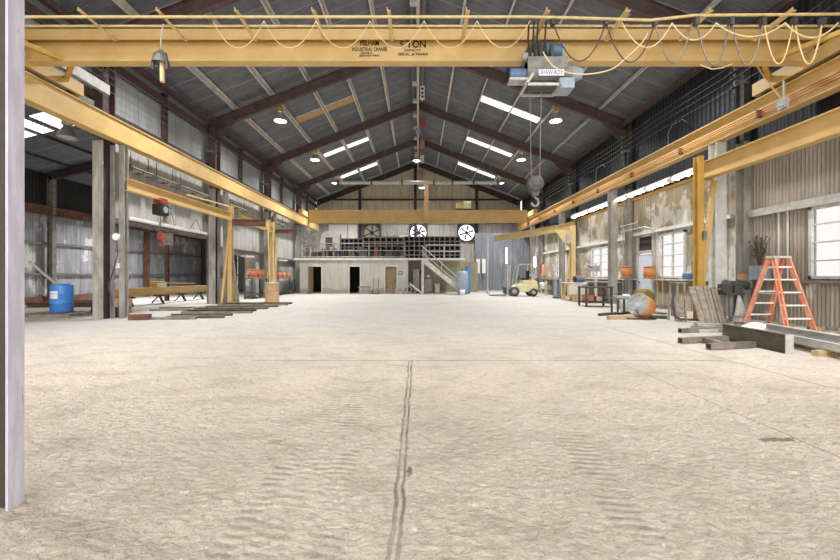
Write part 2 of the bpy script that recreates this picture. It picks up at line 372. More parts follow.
# -- roof sheets with daylight panels
SKY = (21.0, 27.1, 33.1)
for sgn, nm in ((-1, 'left'), (1, 'right')):
    mb = MB(); holes = [(y - .3, y + .3, 3.45, 6.58) for y in SKY]
    e = 9.85 if sgn > 0 else 9.75
    mb.corr_wall(lambda u, v, a, s=sgn: V((s * v, u, roofz(v) + .02 + a)), 1.6, YE + .3, 0, e, holes, .09, .012, 3)
    o = at0(mb, 'ceiling_' + nm, s_roof); o['label'] = nm + ' slope of the grey corrugated roof'
    for k, y in enumerate(SKY):
        tanned = sgn < 0 and k == 0
        for x0, x1 in ((3.42, 4.97), (5.03, 6.6)):
            m2 = MB().prism([(sgn * x0, roofz(x0) - .03), (sgn * x1, roofz(x1) - .03), (sgn * x1, roofz(x1)), (sgn * x0, roofz(x0))], y - .33, y + .33)
            o = m2.build('window_%d' % (1 + k), skyl_tan if tanned else skyl); o['kind'] = 'structure'
            o['label'] = ('yellowed' if tanned else 'bright') + ' translucent daylight strip in the %s roof slope' % nm
# -- rafters
for i, y in enumerate(BAYS + [2.2, YE - .25]):
    for sgn in (-1, 1):
        mb = MB()
        a = V((sgn * 9.5, y, 11.57 - .39 * 9.5 + .22)); b = V((0, y, 11.57 + .22))
        mb.bar(a, b, .012, .44); mb.bar(a, b, .2, .02, off=(0, .22)); mb.bar(a, b, .2, .02, off=(0, -.22))
        if i < 5: mb.prism([(sgn * 9.45, 7.9), (sgn * 9.45, 7.2), (sgn * 9.05, 7.55), (sgn * 8.2, 8.4)], y - .01, y + .01)
        struct(mb, 'rafter_beam', brown_dk if y > 34 else brown, 'brown steel roof rafter')
for sgn in (-1, 1):
    for x in (.25, 1.75, 3.36, 5.0, 6.65, 8.3):
        z = roofz(x) - .15; p0, p1 = V((sgn * x, 1.7, z)), V((sgn * x, YE, z))
        mb = MB(); mb.bar(p0, p1, .012, .2); mb.bar(p0, p1, .07, .01, off=(.035, .1)); mb.bar(p0, p1, .07, .01, off=(-.035, -.1))
        struct(mb, 'purlin_beam', purlinm if x > 1 else midgrey, 'pale longitudinal roof purlin')
    mb = MB(); x = sgn * 9.25
    mb.chan((x, 1.7, 8.12), (x, YE, 8.12), .22, .12, .02, flip=sgn); struct(mb, 'eave_beam', brown, 'brown eave strut at the top of the wall')
# ridge conduit strip
mb = MB(); mb.box(-.06, .06, 2, YE, 11.25, 11.38)
for y in range(8, 36, 2): mb.box(-.3, -.06, y, y + .25, 11.22, 11.36)
struct(mb, 'ridge_beam', lightgrey, 'pale strut with dark clips along the ridge')

# -- left wall: clerestory above the crane runway, white siding under it, openings to the side aisle
fnL = lambda u, v, a: V((XL + a, u, v))
o = at0(MB().corr_wall(fnL, 1.8, YE, 6.0, roofz(9.62) - .02, [], .34, .006, 6), 'wall_left_upper', s_cler); o['label'] = 'pale clerestory sheeting above the left crane beam'
holesL = [(11.0, 17.6, 0, 3.0), (19.7, 21.5, 0, 2.35)]
o = at0(MB().corr_wall(fnL, 11.4, YE, 0, 6.0, holesL, .3, .012, 6), 'wall_left', s_white); o['label'] = 'white grey siding of the left wall above the aisle openings'
for y in (14.5, 20.7, 26.9, 33.1): struct(MB().ibeam((XL + .1, y, 5.9), (XL + .1, y, 8.1), .16, .16, .012, .01, (0, 1, 0)), 'steel_column', brown, 'brown mid bay post of the left clerestory')
for z, h in ((6.22, .26), (7.8, .3)):
    for a, b in zip(BAYS, BAYS[1:] + [YE]):
        struct(MB().chan((XL + .1, a + .1, z), (XL + .1, b - .1, z), h, .09, .012, flip=-1), 'girt_beam', brown, 'brown girt of the left clerestory')
for z, y1, h, m in ((6.65, 11.2, .28, lightgrey), (6.42, 10.9, .16, brown), (6.14, 10.9, .14, midgrey)):
    struct(MB().chan((-9.0 if z > 6.5 else -9.2, 2.2, z), (-9.0 if z > 6.5 else -9.2, y1, z), h, .12, .015, flip=-1), 'girt_beam', m, 'grey channel along the left wall above the near crane beam')
for a, b, z in ((11.5, 17.5, 3.0), (17.7, 23.7, 2.6), (23.9, 29.9, 2.45)):
    struct(MB().chan((XL + .12, a, z), (XL + .12, b, z), .14, .16, .015, flip=-1), 'header_beam', midgrey, 'grey header ledge on the left wall')
struct(MB().box(XL - .1, XL - .02, 17.75, 19.7, 0, 1.15), 'trim_1', paleblue, 'pale dado sheet on the left wall')
struct(MB().box(XL + .02, XL + .07, 23.9, 29.7, 0, 1.2), 'trim_2', white, 'white dado sheet on the left wall')
# -- side aisle
fnA = lambda u, v, a: V((AX + a, u, v))
o = at0(MB().corr_wall(fnA, -2, YE, 0, 4.1, [], .15, .012, 4), 'wall_aisle', s_aisle); o['label'] = 'stained grey outer wall of the side aisle'
o = at0(MB().corr_wall(fnA, -2, YE, 4.1, 6.1, [], .15, .012, 4), 'wall_aisle_upper', s_dark); o['label'] = 'dark upper sheeting of the side aisle'
mb = MB(); ash = [(8.0, 9.0, 12.3, 15.2), (13.4, 14.6, 12.4, 13.5), (13.4, 14.6, 13.75, 15.3), (19.6, 20.6, 12.8, 14.2)]
az = lambda x: 5.95 + .25 * (x - AX)
mb.corr_wall(lambda u, v, a: V((-v, u, az(-v) + a)), -2, YE, 9.75, 17.05, ash, .15, .012, 4)
at0(mb, 'ceiling_aisle', s_roof)['label'] = 'grey lean-to roof of the side aisle'
for h in ash:
    o = MB().prism([(-h[2], az(-h[2]) + .03), (-h[3], az(-h[3]) + .03), (-h[3], az(-h[3]) + .06), (-h[2], az(-h[2]) + .06)], h[0], h[1]).build('window_4', skyl); o['kind'] = 'structure'; o['label'] = 'bright daylight panel in the side aisle roof'
for y in (5.2, 11.4, 17.6, 23.8, 30):
    struct(MB().ibeam((AX + .1, y, az(AX) - .2), (-9.75, y, az(-9.75) - .2), .32, .16, .018, .012), 'rafter_beam', brown_dk, 'dark rafter of the side aisle')
    struct(MB().ibeam((AX + .3, y, 0), (AX + .3, y, 5.8), .25, .2, .018, .012, (1, 0, 0)), 'steel_column', rust if y == 23.8 else darkgrey if y > 20 else midgrey, 'steel post on the outer wall of the aisle')
for x in (-11.2, -12.6, -14.2, -15.7): struct(MB().bar((x, -2, az(x) - .06), (x, YE, az(x) - .06), .07, .1), 'purlin_beam', darkgrey, 'dark purlin of the side aisle roof')
struct(MB().ibeam((AX + .35, 1, 4.2), (AX + .35, YE, 4.2), .4, .25, .03, .02), 'girt_beam', rust, 'rusty red beam along the top of the aisle wall')
for z in (1.35, 2.75): struct(MB().bar((AX + .1, 1, z), (AX + .1, YE, z), .1, .1), 'girt_beam', midgrey, 'grey girt on the aisle wall')
struct(MB().bar((AX + .12, 14.6, .2), (AX + .12, 23, .2), .12, .3), 'baseboard_aisle', rust, 'rusty base channel of the aisle wall')

# -- right wall
fnR = lambda u, v, a: V((XR - a, u, v))
WIN = [(5.6, 9.6, 1.2, 2.98), (14.05, 15.55, 1.2, 2.95), (19.6, 21.7, 1.2, 2.8), (25.2, 27.2, 1.2, 2.8)]
DOOR = (15.95, 17.05, 0, 2.25)
TR = (15.95, 17.05, 2.35, 2.95)
for (a, b, z0, z1, m, nm) in ((11.7, YE, 1.12, 4.68, s_tan_far, 'wall_right_far'), (11.7, YE, 0, 1.12, s_dado, 'wall_right_dado')):
    at0(MB().corr_wall(fnR, a, b, z0, z1, WIN + [DOOR, TR], .15, .014, 6), nm, m)['label'] = 'whitewashed tan siding of the right wall beyond the near bay'
o = at0(MB().corr_wall(fnR, -2, 11.7, 0, 4.68, WIN, .1, .02, 6), 'wall_right', s_tan); o['label'] = 'tan corrugated right wall with patches of white paint'
o = at0(MB().corr_wall(fnR, -2, YE, 4.68, roofz(9.78) - .02, [], .2, .022, 6), 'wall_right_upper', s_navy); o['label'] = 'dark slate corrugated sheeting above the right crane beam'
struct(MB().angle((XR - .05, 2, 4.7), (XR - .05, 30, 4.7), .1, flip=-1), 'trim_3', yellow_dark, 'ochre angle along the top of the tan siding')
struct(MB().box(XR - .2, XR - .02, 2, 11.2, 3.0, 3.1).box(XR - .22, XR - .19, 2, 11.2, 2.96, 3.16), 'trim_4', lightgrey, 'pale ledge above the near window')
for a, b, z in ((11.9, 17.3, 3.05), (17.9, 23.5, 2.95), (24.1, 29.7, 2.95)): struct(MB().box(XR - .16, XR - .02, a, b, z, z + .12), 'trim_4', white, 'white painted girt above the side windows')
for a, b in ((2, 11.2), (11.6, 15.9), (17.1, 23.6), (24, 29.8)): struct(MB().box(XR - .22, XR - .02, a, b, 1.1, 1.16), 'sill_trim', white if a > 11 else woodgrey, 'sill rail along the right wall')
for k, (a, b, z0, z1) in enumerate(WIN):
    fr = MB(); t = .07; x0, x1 = XR - .08, XR + .06
    fr.box(x0, x1, a, a + t, z0, z1).box(x0, x1, b - t, b, z0, z1).box(x0, x1, a, b, z0, z0 + t).box(x0, x1, a, b, z1 - t, z1)
    nv = 4 if k == 0 else 2; nh = 4
    for i in range(1, nv): y = a + (b - a) * i / nv; fr.box(x0 + .03, x1 - .03, y - .018, y + .018, z0, z1)
    for i in range(1, nh): z = z0 + (z1 - z0) * i / nh; fr.box(x0 + .03, x1 - .03, a, b, z - .016, z + .016)
    f = fr.build('window_%d' % (5 + k), white); f['kind'] = 'structure'; f['label'] = ['large bright window at the near end of the right wall', 'bright window behind the ochre mast', 'bright window over the white workbench', 'bright window near the forklift'][k]
    MB().box(XR + .0, XR + .012, a + t, b - t, z0 + t, z1 - t).build('pane', glass, f)
for y in (10.15, 10.4): struct(MB().cyl((XR - .06, y, 1.2), (XR - .06, y, 3.0), .025), 'trim_5', white, 'thin white pipe beside the near window')
d = MB(); d.box(XR - .06, XR - .01, DOOR[0] + .05, DOOR[1] - .05, .02, 2.2); dd = d.build('door_1', doorw); dd['kind'] = 'structure'; dd['label'] = 'closed pale blue white door in the right wall'
MB().cyl((XR - .06, DOOR[1] - .15, 1.0), (XR - .13, DOOR[1] - .15, 1.0), .03).build('door_handle', darkgrey, dd)
fr = MB(); fr.box(XR - .1, XR + .04, DOOR[0] - .06, DOOR[0] + .04, 0, 3.0).box(XR - .1, XR + .04, DOOR[1] - .04, DOOR[1] + .06, 0, 3.0).box(XR - .1, XR + .04, DOOR[0], DOOR[1], 2.22, 2.36); struct(fr, 'door_frame', lightgrey, 'frame of the pale door')
fr = MB(); fr.box(XR - .02, XR, TR[0], TR[1], TR[2], TR[3]); struct(fr, 'trim_6', brown_dk, 'dark transom board over the pale door')

# -- back wall
FANX = (-4.35, .03, 4.55)
fnB = lambda u, v, a: V((u, YE - a, v))
fh = [(x - .78, x + .78, 4.55, 6.11) for x in FANX[1:]]
o = at0(MB().corr_wall(fnB, AX, XR, 0, 6.2, fh + [(7.4, 7.75, 2.1, 3.7)], .2, .014, 4), 'wall_back', sheet_mat('whitish_back_siding', '#bdb8ae', '#9b958b', '#d6d2c9', 1.0, '#7d776e', axis=0)); o['label'] = 'whitish lower siding of the back wall'
mb = MB(); n = 190; vs = []
for i in range(n + 1):
    x = -9.6 + 19.3 * i / n; y = YE - .014 * math.sin(i * 1.57); vs += [(x, y, 6.2), (x, y, roofz(x))]
mb.add(vs, [(2 * i, 2 * i + 2, 2 * i + 3, 2 * i + 1) for i in range(n)], True)
at0(mb, 'wall_back_gable', s_gable)['label'] = 'beige corrugated gable of the back wall'
for x in (-5.45, -.25, 5.5): struct(MB().ibeam((x, YE - .2, 0), (x, YE - .2, roofz(x) - .5), .25, .2, .018, .012, (1, 0, 0)), 'steel_column', brown_dk, 'dark gable post of the back wall')
for z in (6.3, 8.45): struct(MB().chan((-9.4 if z < 8 else -8, YE - .1, z), (9.4 if z < 8 else 8, YE - .1, z), .14, .1, .012), 'girt_beam', brown_dk, 'dark girt across the gable')
# blue grey partition at the right rear
struct(MB().corr((4.95, 33.6, 0), (4.75, 0, 0), (0, 0, 5.0), (0, -1, 0), .15, .014), 'wall_partition', s_slate, 'blue grey sheet partition behind the forklift')
# -- mezzanine rooms
MY = 27.9; MX0, MX1 = -8.55, -.72; MZ = 2.42
DO = [(-7.62, -6.98, 1.95), (-4.95, -4.2, 1.95), (-2.36, -1.55, 1.95)]
mb = MB(); xs = MX0
for a, b, h in DO: mb.box(xs, a, MY, MY + .2, 0, MZ); mb.box(a, b, MY, MY + .2, h, MZ); xs = b
mb.box(xs, MX1, MY, MY + .2, 0, MZ); at0(mb, 'wall_office', s_block)['label'] = 'white painted block front of the rooms under the mezzanine'
at0(MB().box(MX1 - .2, MX1, MY + .2, 35, 0, MZ), 'wall_office_side', s_block)['label'] = 'end wall of the block rooms'
struct(MB().box(MX0 - .4, 3.4, MY - .12, YE - .1, MZ, MZ + .14), 'floor_mezzanine', white, 'white edged mezzanine deck')
at0(MB().box(MX1, 4.9, 31.5, 31.65, 0, MZ), 'wall_recess', s_olive)['label'] = 'olive grey wall of the recess under the stair'
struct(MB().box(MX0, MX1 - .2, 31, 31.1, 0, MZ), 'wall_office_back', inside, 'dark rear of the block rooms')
for k, (a, b, h) in enumerate(DO):
    struct(MB().box(a - .06, a, MY - .03, MY + .1, 0, h + .06).box(b, b + .06, MY - .03, MY + .1, 0, h + .06).box(a, b, MY - .03, MY + .1, h, h + .06), 'door_frame', white, 'frame of a door under the mezzanine')
d = MB().bar((DO[0][0] - .02, MY - .03, .98), (DO[0][0] - .1, MY - .75, .98), .04, 1.92).build('door_2', doorbr); d['kind'] = 'structure'; d['label'] = 'brown door standing open at the left room'
d = MB().bar((DO[2][0] + .02, MY + .08, .98), (DO[2][1] - .02, MY + .08, .98), .04, 1.92).build('door_3', doorbr); d['kind'] = 'structure'; d['label'] = 'closed brown door beside the green sign'
MB().cyl((DO[2][1] - .12, MY + .06, .95), (DO[2][1] - .12, MY, .95), .03).build('door_handle', darkgrey, d)
struct(MB().box(.25, .42, MY - .05, MY + .12, 0, MZ), 'steel_column', white, 'white post holding the mezzanine beside the stair')

# -- columns: crane posts and wall posts
names = {5.2: 'nearest the camera', 11.4: 'beside the first opening', 17.6: 'at the first jib mast', 23.8: 'in the middle bay', 30.0: 'at the mezzanine'}
for sgn in (-1, 1):
    for y in BAYS:
        top = roofz(9.4) - .75; x = -9.27 if sgn < 0 else 9.6; hh, ww = (.46, .3) if sgn < 0 else (.3, .2)
        col_ = struct(MB().ibeam((x, y, 0), (x, y, 5.2), hh, ww, .02, .014, (0, 1, 0)), 'steel_column', colgrey, 'grey building post on the %s wall %s' % ('left' if sgn < 0 else 'right', names[y]))
        u_ = MB().ibeam((x, y, 5.2), (x, y, top + .5), hh, ww, .02, .014, (0, 1, 0)).build('upper_shaft', brown if sgn < 0 else darkgrey, col_); u_['label'] = '%s upper shaft' % ('brown' if sgn < 0 else 'dark')
        if sgn < 0: (MB().box(x - .012, x + .012, y - .2, y + .2, 0, 5.2).box(x - .12, x + .13, y - .195, y - .185, 0, 5.2)).build('web', recess_shade, col_)  # web and plate behind the flange coloured dark as recess shade
        if y > 6 or sgn < 0:
            x = sgn * 8.92; y = y + (.3 if sgn < 0 else .1); ym = y
            hh = .17 if sgn < 0 else .3
            struct(MB().ibeam((x, y, 0), (x, y, 5.22), hh, hh, .018, .012, (0, 1, 0)).box(x - .2, x + .2, y - .2, y + .2, 0, .02), 'steel_column', white if sgn > 0 and y < 12 else colgrey, 'grey crane post on the %s side' % ('left' if sgn < 0 else 'right'))
# foreground column by the camera
c = MB(); x0 = -2.215
c.box(x0 - .014, x0, 2.085, 2.173, 0, 9.9); c.box(x0 - .15, x0 - .136, 2.085, 2.173, 0, 9.9)
c = struct(c, 'steel_column', nearcol, 'scuffed pale lilac grey steel column right beside the camera')
w_ = MB().box(x0 - .1365, x0 - .0135, 2.115, 2.125, 0, 9.9).build('web', recess_shade, c); w_['label'] = 'web coloured dark as recess shade'
# ================================================================ CRANES
# -- runways
for sgn, side in ((-1, 'left'), (1, 'right')):
    x = sgn * 8.92
    t = thing('crane_runway', 'long yellow crane runway beam on the %s row of posts' % side + (', with copper conductor bars' if sgn > 0 else ', plain sided'), 'crane beam', (x, 2, 5.24), 'yellow crane runways')
    if sgn < 0:
        mb = MB(); mb.ibeam((x, 1.9, 5.55), (x, 34.4, 5.55), .62, .3, .025, .016); mb.build('girder', yellow, t)
        MB().box(x + .02, x + .1, 1.9, 34.4, 5.27, 5.83).build('side_plate', yellow, t)
    else:
        mb = MB(); mb.ibeam((x, 1.9, 5.55), (x, 34.4, 5.55), .62, .3, .025, .016); mb.build('girder', yellow, t)
        for i in range(3):
            MB().bar((x - .1, 1.9, 5.42 + i * .06), (x - .1, 34.4, 5.42 + i * .06), .02, .02).build('conductor_bar', copper, t)
        for y in range(4, 34, 3): MB().box(x - .12, x - .008, y, y + .06, 5.38, 5.58).build('insulator', rust, t)
    MB().bar((x, 1.9, 5.9), (x, 34.4, 5.9), .07, .08).build('rail', darkgrey, t)

def festoon(mb, a, b, sag, r, n=12):
    a = V(a); b = V(b); mb.tube([a.lerp(b, i / n) - V((0, 0, sag * 4 * (i / n) * (1 - i / n))) for i in range(n + 1)], r, 5)
# -- near bridge
Y0 = 8.62
t = thing('bridge_crane', 'near yellow overhead bridge crane lettered 5 TON across the top', 'crane', (0, Y0, 5.95))
zb, zt = 6.11, 6.8
g = MB(); L, Rr = -9.0, 9.0
g.box(L, Rr, Y0 + .15, Y0 + .17, zb + .03, zt); g.box(L, Rr, Y0 + .06, Y0 + .30, zb, zb + .035)
g.build('girder', yellow, t)
c = MB(); c.box(L, Rr, Y0 - .02, Y0 + .36, zt - .02, zt); c.box(L, Rr, Y0 - .02, Y0, zt - .26, zt); c.box(L, Rr, Y0 + .34, Y0 + .36, zt - .26, zt); c.build('cap_channel', yellow, t)
for s in (-1, 1):
    x = s * 8.92
    e = MB().box(x - .14, x + .14, 6.9, 10.15, 5.98, 6.3).build('end_truck', yellow, t, .01)
    for y in (7.25, 9.85):
        MB().cyl((x - .09, y, 6.05), (x + .09, y, 6.05), .12, n=16).build('wheel', darkgrey, e)
    MB().bar((s * 8.85, 9.7, 6.2), (s * 8.0, Y0 + .3, 6.15), .09, .1).build('brace', yellow_dark, t)
    MB().bar((s * 8.85, 7.2, 6.2), (s * 8.0, Y0 + .06, 6.15), .09, .1).build('brace', yellow_dark, t)
ax = [-8.75, -6.74, -5.18, -3.62, -2.08, -.58, 1.0, 2.6, 4.2, 5.85, 7.5]
for x in ax:
    MB().angle((x, Y0 + .0, zt - .25), (x * 1.005, 7.72, 6.62), .07, .012).build('bracket', tan_bar, t)
ft = [((-9, 7.85, 6.54), (2.2, 7.85, 6.54)), ((-9, 8.15, 6.6), (9, 8.15, 6.6))]
MB().tube([(-9, 7.82, 6.52), (2.2, 7.82, 6.52), (3.2, 7.82, 6.5), (4.7, 7.82, 6.45), (5.6, 7.82, 6.55), (9, 7.82, 6.58)], .028, 8).build('festoon_track', tan_bar, t)
MB().cyl((-9, 8.2, 6.58), (9, 8.2, 6.58), .025, n=8).build('festoon_track', tan_bar, t)
px0 = [210, 213, 264, 316, 370, 424, 477, 530]
def Q(px, py): return P(px, py, 7.86)
for a, b in zip(px0[1:], px0[2:]):
    mb = MB(); festoon(mb, Q(a, 21), Q(b, 21), .55, .009); mb.build('festoon_cable', tan, t)
for a, b, s, m, r in ((553, 606, .78, brown, .014), (606, 655, .8, brown, .014), (655, 692, .82, woodgrey, .015), (697, 730, .86, bare, .017), (732, 763, .86, woodgrey, .017), (764, 793, .84, tan_bar, .016), (795, 822, .84, tan_bar, .019), (622, 672, .5, tan, .014), (672, 716, .35, tan, .014), (716, 785, .28, tan, .016), (785, 838, .3, tan, .018)):
    mb = MB(); festoon(mb, Q(a, 23), Q(b, 23), s, r); mb.build('festoon_cable', m, t)
for p in (553, 606, 655, 696, 731, 763, 794, 822): 
    q = Q(p, 21); MB().box(q.x - .04, q.x + .04, q.y - .05, q.y + .05, q.z - .09, q.z + .06).build('cable_trolley', darkgrey, t)
mb = MB(); mb.tube(spline([Q(543, 52), Q(548, 60), Q(556, 68), Q(570, 73), Q(590, 74), Q(612, 69), Q(626, 58), Q(640, 45), Q(648, 33)]), .013, 6); mb.build('festoon_cable', tan, t)
mb = MB(); mb.tube([P(700, 65, 8.4), P(712, 69, 8.4), P(722, 68, 8.4), P(732, 64, 8.4)], .014, 5); mb.build('festoon_cable', tan, t)
ty = Y0 + .146
def wtext(s, px, py, hpx, wpx):
    q = P(px, py, ty); text(s, 'lettering', (q.x, ty, q.z), hpx * ty / FX * 1.4, ink, t, width=wpx * ty / FX)
wtext('PELHAM', 369.7, 43.4, 4.9, 18.5); wtext('INDUSTRIAL CRANES', 369.5, 49.5, 3.7, 35); wtext('PELHAM, AL', 367, 53, 2, 12); wtext('205-663-4441', 369.5, 55.6, 2, 20)
wtext('5 TON', 413, 44.6, 7.0, 26); wtext('CAPACITY', 412.5, 50.3, 2.4, 17); wtext('SERIAL # 940404', 413, 54.2, 2.8, 30)
mb = MB(); mb.tube([P(757, 66, 9.4), P(766, 79, 9.6), P(776, 92, 9.4), P(783, 101, 9.3)], .02); mb.build('collector_cable', tan_bar, t)
k = MB(); q = P(776, 82, 9.75); k.box(q.x - .12, q.x + .12, 9.66, 9.8, q.z - .2, q.z + .12); k.build('collector_bracket', yellow_dark, t)
mb = MB(); q = P(783, 104, 9.1); mb.box(q.x - .05, q.x + .05, 9.0, 9.2, q.z - .12, q.z + .12).bar((q.x - .15, 9.1, q.z - .05), (q.x + .12, 9.1, q.z + .02), .05, .04).bar((q.x + .02, 9.1, q.z), (q.x + .02, 9.1, q.z + .55), .03, .03); mb.build('current_collector', galv, t)

# -- near hoist
hy = 8.3
t = thing('electric_hoist', 'blue and grey electric hoist trolley slung under the near bridge crane', 'hoist', (2.75, hy, 5.3))
def D(px, py, y=hy): return P(px, py, y)
a, b = D(525, 74), D(569, 74); MB().cyl(a, b, .22, n=24).build('drum_housing', midgrey, t)
MB().box(a.x, b.x - .1, hy - .23, hy + .23, 5.62, 5.87).build('housing_box', midgrey, t, .01)
a, b = D(569, 74), D(581, 74); MB().cyl(a, b, .17, .12, n=20).build('end_cover', paleblue, t)
a, b = D(509, 75.5), D(525, 75.5); m_ = MB().cyl(a, b, .14, n=20).build('motor', bluem, t)
a2 = D(507, 75.5); MB().cyl(a2, a, .15, n=16).build('fan_cover', black, m_)
MB().box(a.x - .02, b.x + .03, hy - .16, hy + .1, D(0, 82).z - .03, D(0, 81).z).build('motor_cradle', lightgrey, t)
f = MB(); z0, z1 = D(0, 90).z, D(0, 84).z; xa, xb = D(523, 0).x, D(556, 0).x
for yy in (hy - .25, hy + .25): f.bar((xa, yy, z0), (xb, yy, z0), .04, .05); f.bar((xa, yy, z0), (xa + .15, yy, z1 + .1), .04, .05)
f.bar((xa, hy - .27, z0), (xa, hy + .27, z0), .05, .05).bar((xb, hy - .27, z0), (xb, hy + .27, z0), .05, .05); f.build('lower_frame', lightgrey, t)
MB().cyl((xa + .1, hy, z0 + .1), (xb - .05, hy, z0 + .1), .13, n=18).build('rope_drum', darkgrey, t)
MB().box(xb, D(571, 0).x, hy - .2, hy + .2, D(0, 92).z, D(0, 82).z).build('control_box', paleblue, t, .01)
q0, q1 = D(539, 69.5, hy - .24), D(564, 75.5, hy - .24)
p_ = MB().box(q0.x, q1.x, hy - .246, hy - .232, q1.z, q0.z).build('name_plate', whiteclean, t)
text('SHAW-BOX', 'lettering', ((q0.x + q1.x) / 2, hy - .249, (q0.z + q1.z) / 2), .13, blueink, t, width=(q1.x - q0.x) * .9, bold=.004)
for x in (D(530, 0).x, D(541, 0).x, D(552, 0).x):
    w = MB().box(x - .03, x + .03, hy - .02, hy + .7, 5.86, 6.25).build('side_frame', darkgrey, t)
    MB().cyl((x - .04, Y0 + .08, 6.06), (x + .04, Y0 + .08, 6.06), .08, n=14).build('wheel', midgrey, t)
a, b = P(543, 50, 8.5), P(560, 52, 8.5); m_ = MB().cyl(a, b, .15, n=18).build('trolley_motor', bluem, t); MB().cyl(b, b + V((.06, 0, 0)), .16, n=16).build('fan_cover', paleblue, m_)
a = P(536, 52, 8.4); MB().box(a.x - .08, a.x + .08, 8.3, 8.5, a.z - .2, a.z + .2).build('gear_case', darkgrey, t)
a = P(529, 57, 8.4); MB().cyl(a - V((.15, 0, 0)), a + V((.12, 0, 0)), .09, n=14).build('brake', lightgrey, t)
for p in (529, 534, 538, 546):
    MB().tube([P(p, 22, 7.9), P(p - 1, 40, 8.0), P(p + 1, 57, 8.1), P(p + 4, 63, 8.1), P(p + 5, 55, 8.1)], .018).build('cable', black, t)
z_ = P(0, 178, hy).z
for p in (529.5, 541.5):
    q = P(p, 0, hy); MB().cyl((q.x, hy, 5.45), (P(535.5 + (p - 535.5) * .7, 0, hy).x, hy, z_ + .02), .008, n=6).build('wire_rope', midgrey, t)
hk = MB(); q = P(535, 184, hy)
b_ = MB(); b_.lathe((q.x, hy - .1, q.z), [(0, 0), (.15, .01), (.175, .03), (.175, .17), (.15, .19), (0, .2)], 24, (0, 1, 0)); b_.prism([(q.x - .16, q.z), (q.x + .16, q.z), (q.x + .06, q.z - .26), (q.x - .06, q.z - .26)], hy - .06, hy + .06)
b_ = b_.build('hook_block', darkgrey, t)
MB().cyl((q.x, hy - .115, q.z), (q.x, hy + .115, q.z), .06, n=14).build('sheave_pin', darkgrey, b_)
pts = [(q.x, hy, q.z - .24), (q.x, hy, q.z - .3)] + [(q.x + .075 * math.cos(R(a)), hy, q.z - .39 + .085 * math.sin(R(a))) for a in range(80, -190, -18)]
MB().tube(pts, .024, 8).build('hook', midgrey, b_)

# -- horn cluster hanging at the left of the near bridge
q = P(163, 24, 7.86)
t = thing('warning_horn', 'grey horn cluster with a tan handle hanging from the left of the near bridge', 'horn', (q.x, 7.86, P(0, 82, 7.86).z))
MB().tube([P(163, 24, 7.86), P(161, 38, 7.86), P(161, 48, 7.86)], .012).build('hanger', lightgrey, t)
a = P(161, 56, 7.86); MB().lathe(a - V((0, 0, .16)), [(.16, 0), (.15, .06), (.09, .18), (.04, .28), (.0, .29)], 20).build('bell', midgrey, t)
for dx in (-8, 6): 
    a = P(161 + dx, 62, 7.8); MB().tube([P(160, 52, 7.8), P(161 + dx * .7, 54, 7.8), a, a - V((0, 0, .15))], .035, 8).build('arm', darkgrey, t)
MB().cyl(P(162, 62, 7.86), P(162.5, 82, 7.86), .045, n=12).build('handle', tan_bar, t)

# -- far bridge
Yf = 31.0
t = thing('bridge_crane', 'far yellow bridge crane spanning in front of the mezzanine', 'crane', (0, Yf, 5.5))
g = MB(); g.ibeam((-8.75, Yf, 6.05), (8.75, Yf, 6.05), .98, .36, .035, .02); g.prism([(-8.75, 5.56), (-8.75, 6.54), (8.75, 6.54), (8.75, 5.9), (5.2, 5.5), (-8.4, 5.5)], Yf - .05, Yf + .01); g.build('girder', yellow, t)
for s in (-1, 1):
    e = MB().box(s * 8.92 - .15, s * 8.92 + .15, Yf - 1.7, Yf + 1.7, 5.98, 6.35).build('end_truck', yellow, t)
    for y in (Yf - 1.4, Yf + 1.4): MB().cyl((s * 8.92 - .09, y, 6.05), (s * 8.92 + .09, y, 6.05), .12, n=14).build('wheel', darkgrey, e)
a = P(426.3, 182, Yf - .3); MB().box(a.x - .16, a.x + .16, Yf - .35, Yf - .15, 5.6, a.z).build('mast', yellow, t)
MB().prism([(a.x - 1.0, 6.4), (a.x - .16, 6.4), (a.x - .16, 5.6)], Yf - .3, Yf - .2).build('gusset', yellow_dark, t)
t2 = thing('crane_trolley', 'cream trolley machine sitting on top of the far bridge crane', 'hoist', (P(465, 0, Yf).x, Yf, 6.54))
x = P(465, 0, Yf).x
MB().cyl((x - .7, Yf, 6.9), (x - .1, Yf, 6.9), .25, n=18).build('motor', tan_bar, t2); MB().cyl((x - .1, Yf, 6.95), (x + .45, Yf, 6.95), .33, n=20).build('drum', cream, t2); MB().box(x + .45, x + .8, Yf - .25, Yf + .25, 6.6, 7.0).build('gear_case', woodgrey, t2); MB().box(x - .8, x + .85, Yf - .15, Yf + .15, 6.54, 6.66).build('frame', rust, t2)
# overhead electric wires along both walls
for s, side in ((-1, 'left'), (1, 'right')):
    for i, z in enumerate((6.75, 7.0, 7.2, 7.42)):
        o = MB().tube([(s * (9.08), 2.2 + k * 3.1, z - (.05 if k % 2 else 0)) for k in range(11)], .007, 5).build('overhead_wire', midgrey)
        tag(o, '%s of four thin wires strung above the %s crane runway' % (('lowest', 'second lowest', 'second highest', 'highest')[i], side), 'wire', 'wires along the %s wall' % side)
    for y in BAYS[1:]:
        t = thing('insulator_rack', 'small rack of black wire insulators on the %s post %s' % (side, names[y]), 'insulator', (s * 9.2, y, 6.6), 'wire insulator racks')
        MB().box(s * 9.2 - .02, s * 9.2 + .02, y - .2, y - .16, 6.6, 7.55).box(min(s * 9.18, s * 9.55), max(s * 9.18, s * 9.55), y - .24, y - .2, 6.85, 6.95).build('bracket', midgrey, t)
        for z in (6.75, 7.0, 7.2, 7.42): MB().cyl((s * 9.2, y - .18, z), (s * 9.08, y - .18, z), .05, n=10).build('insulator', black, t)

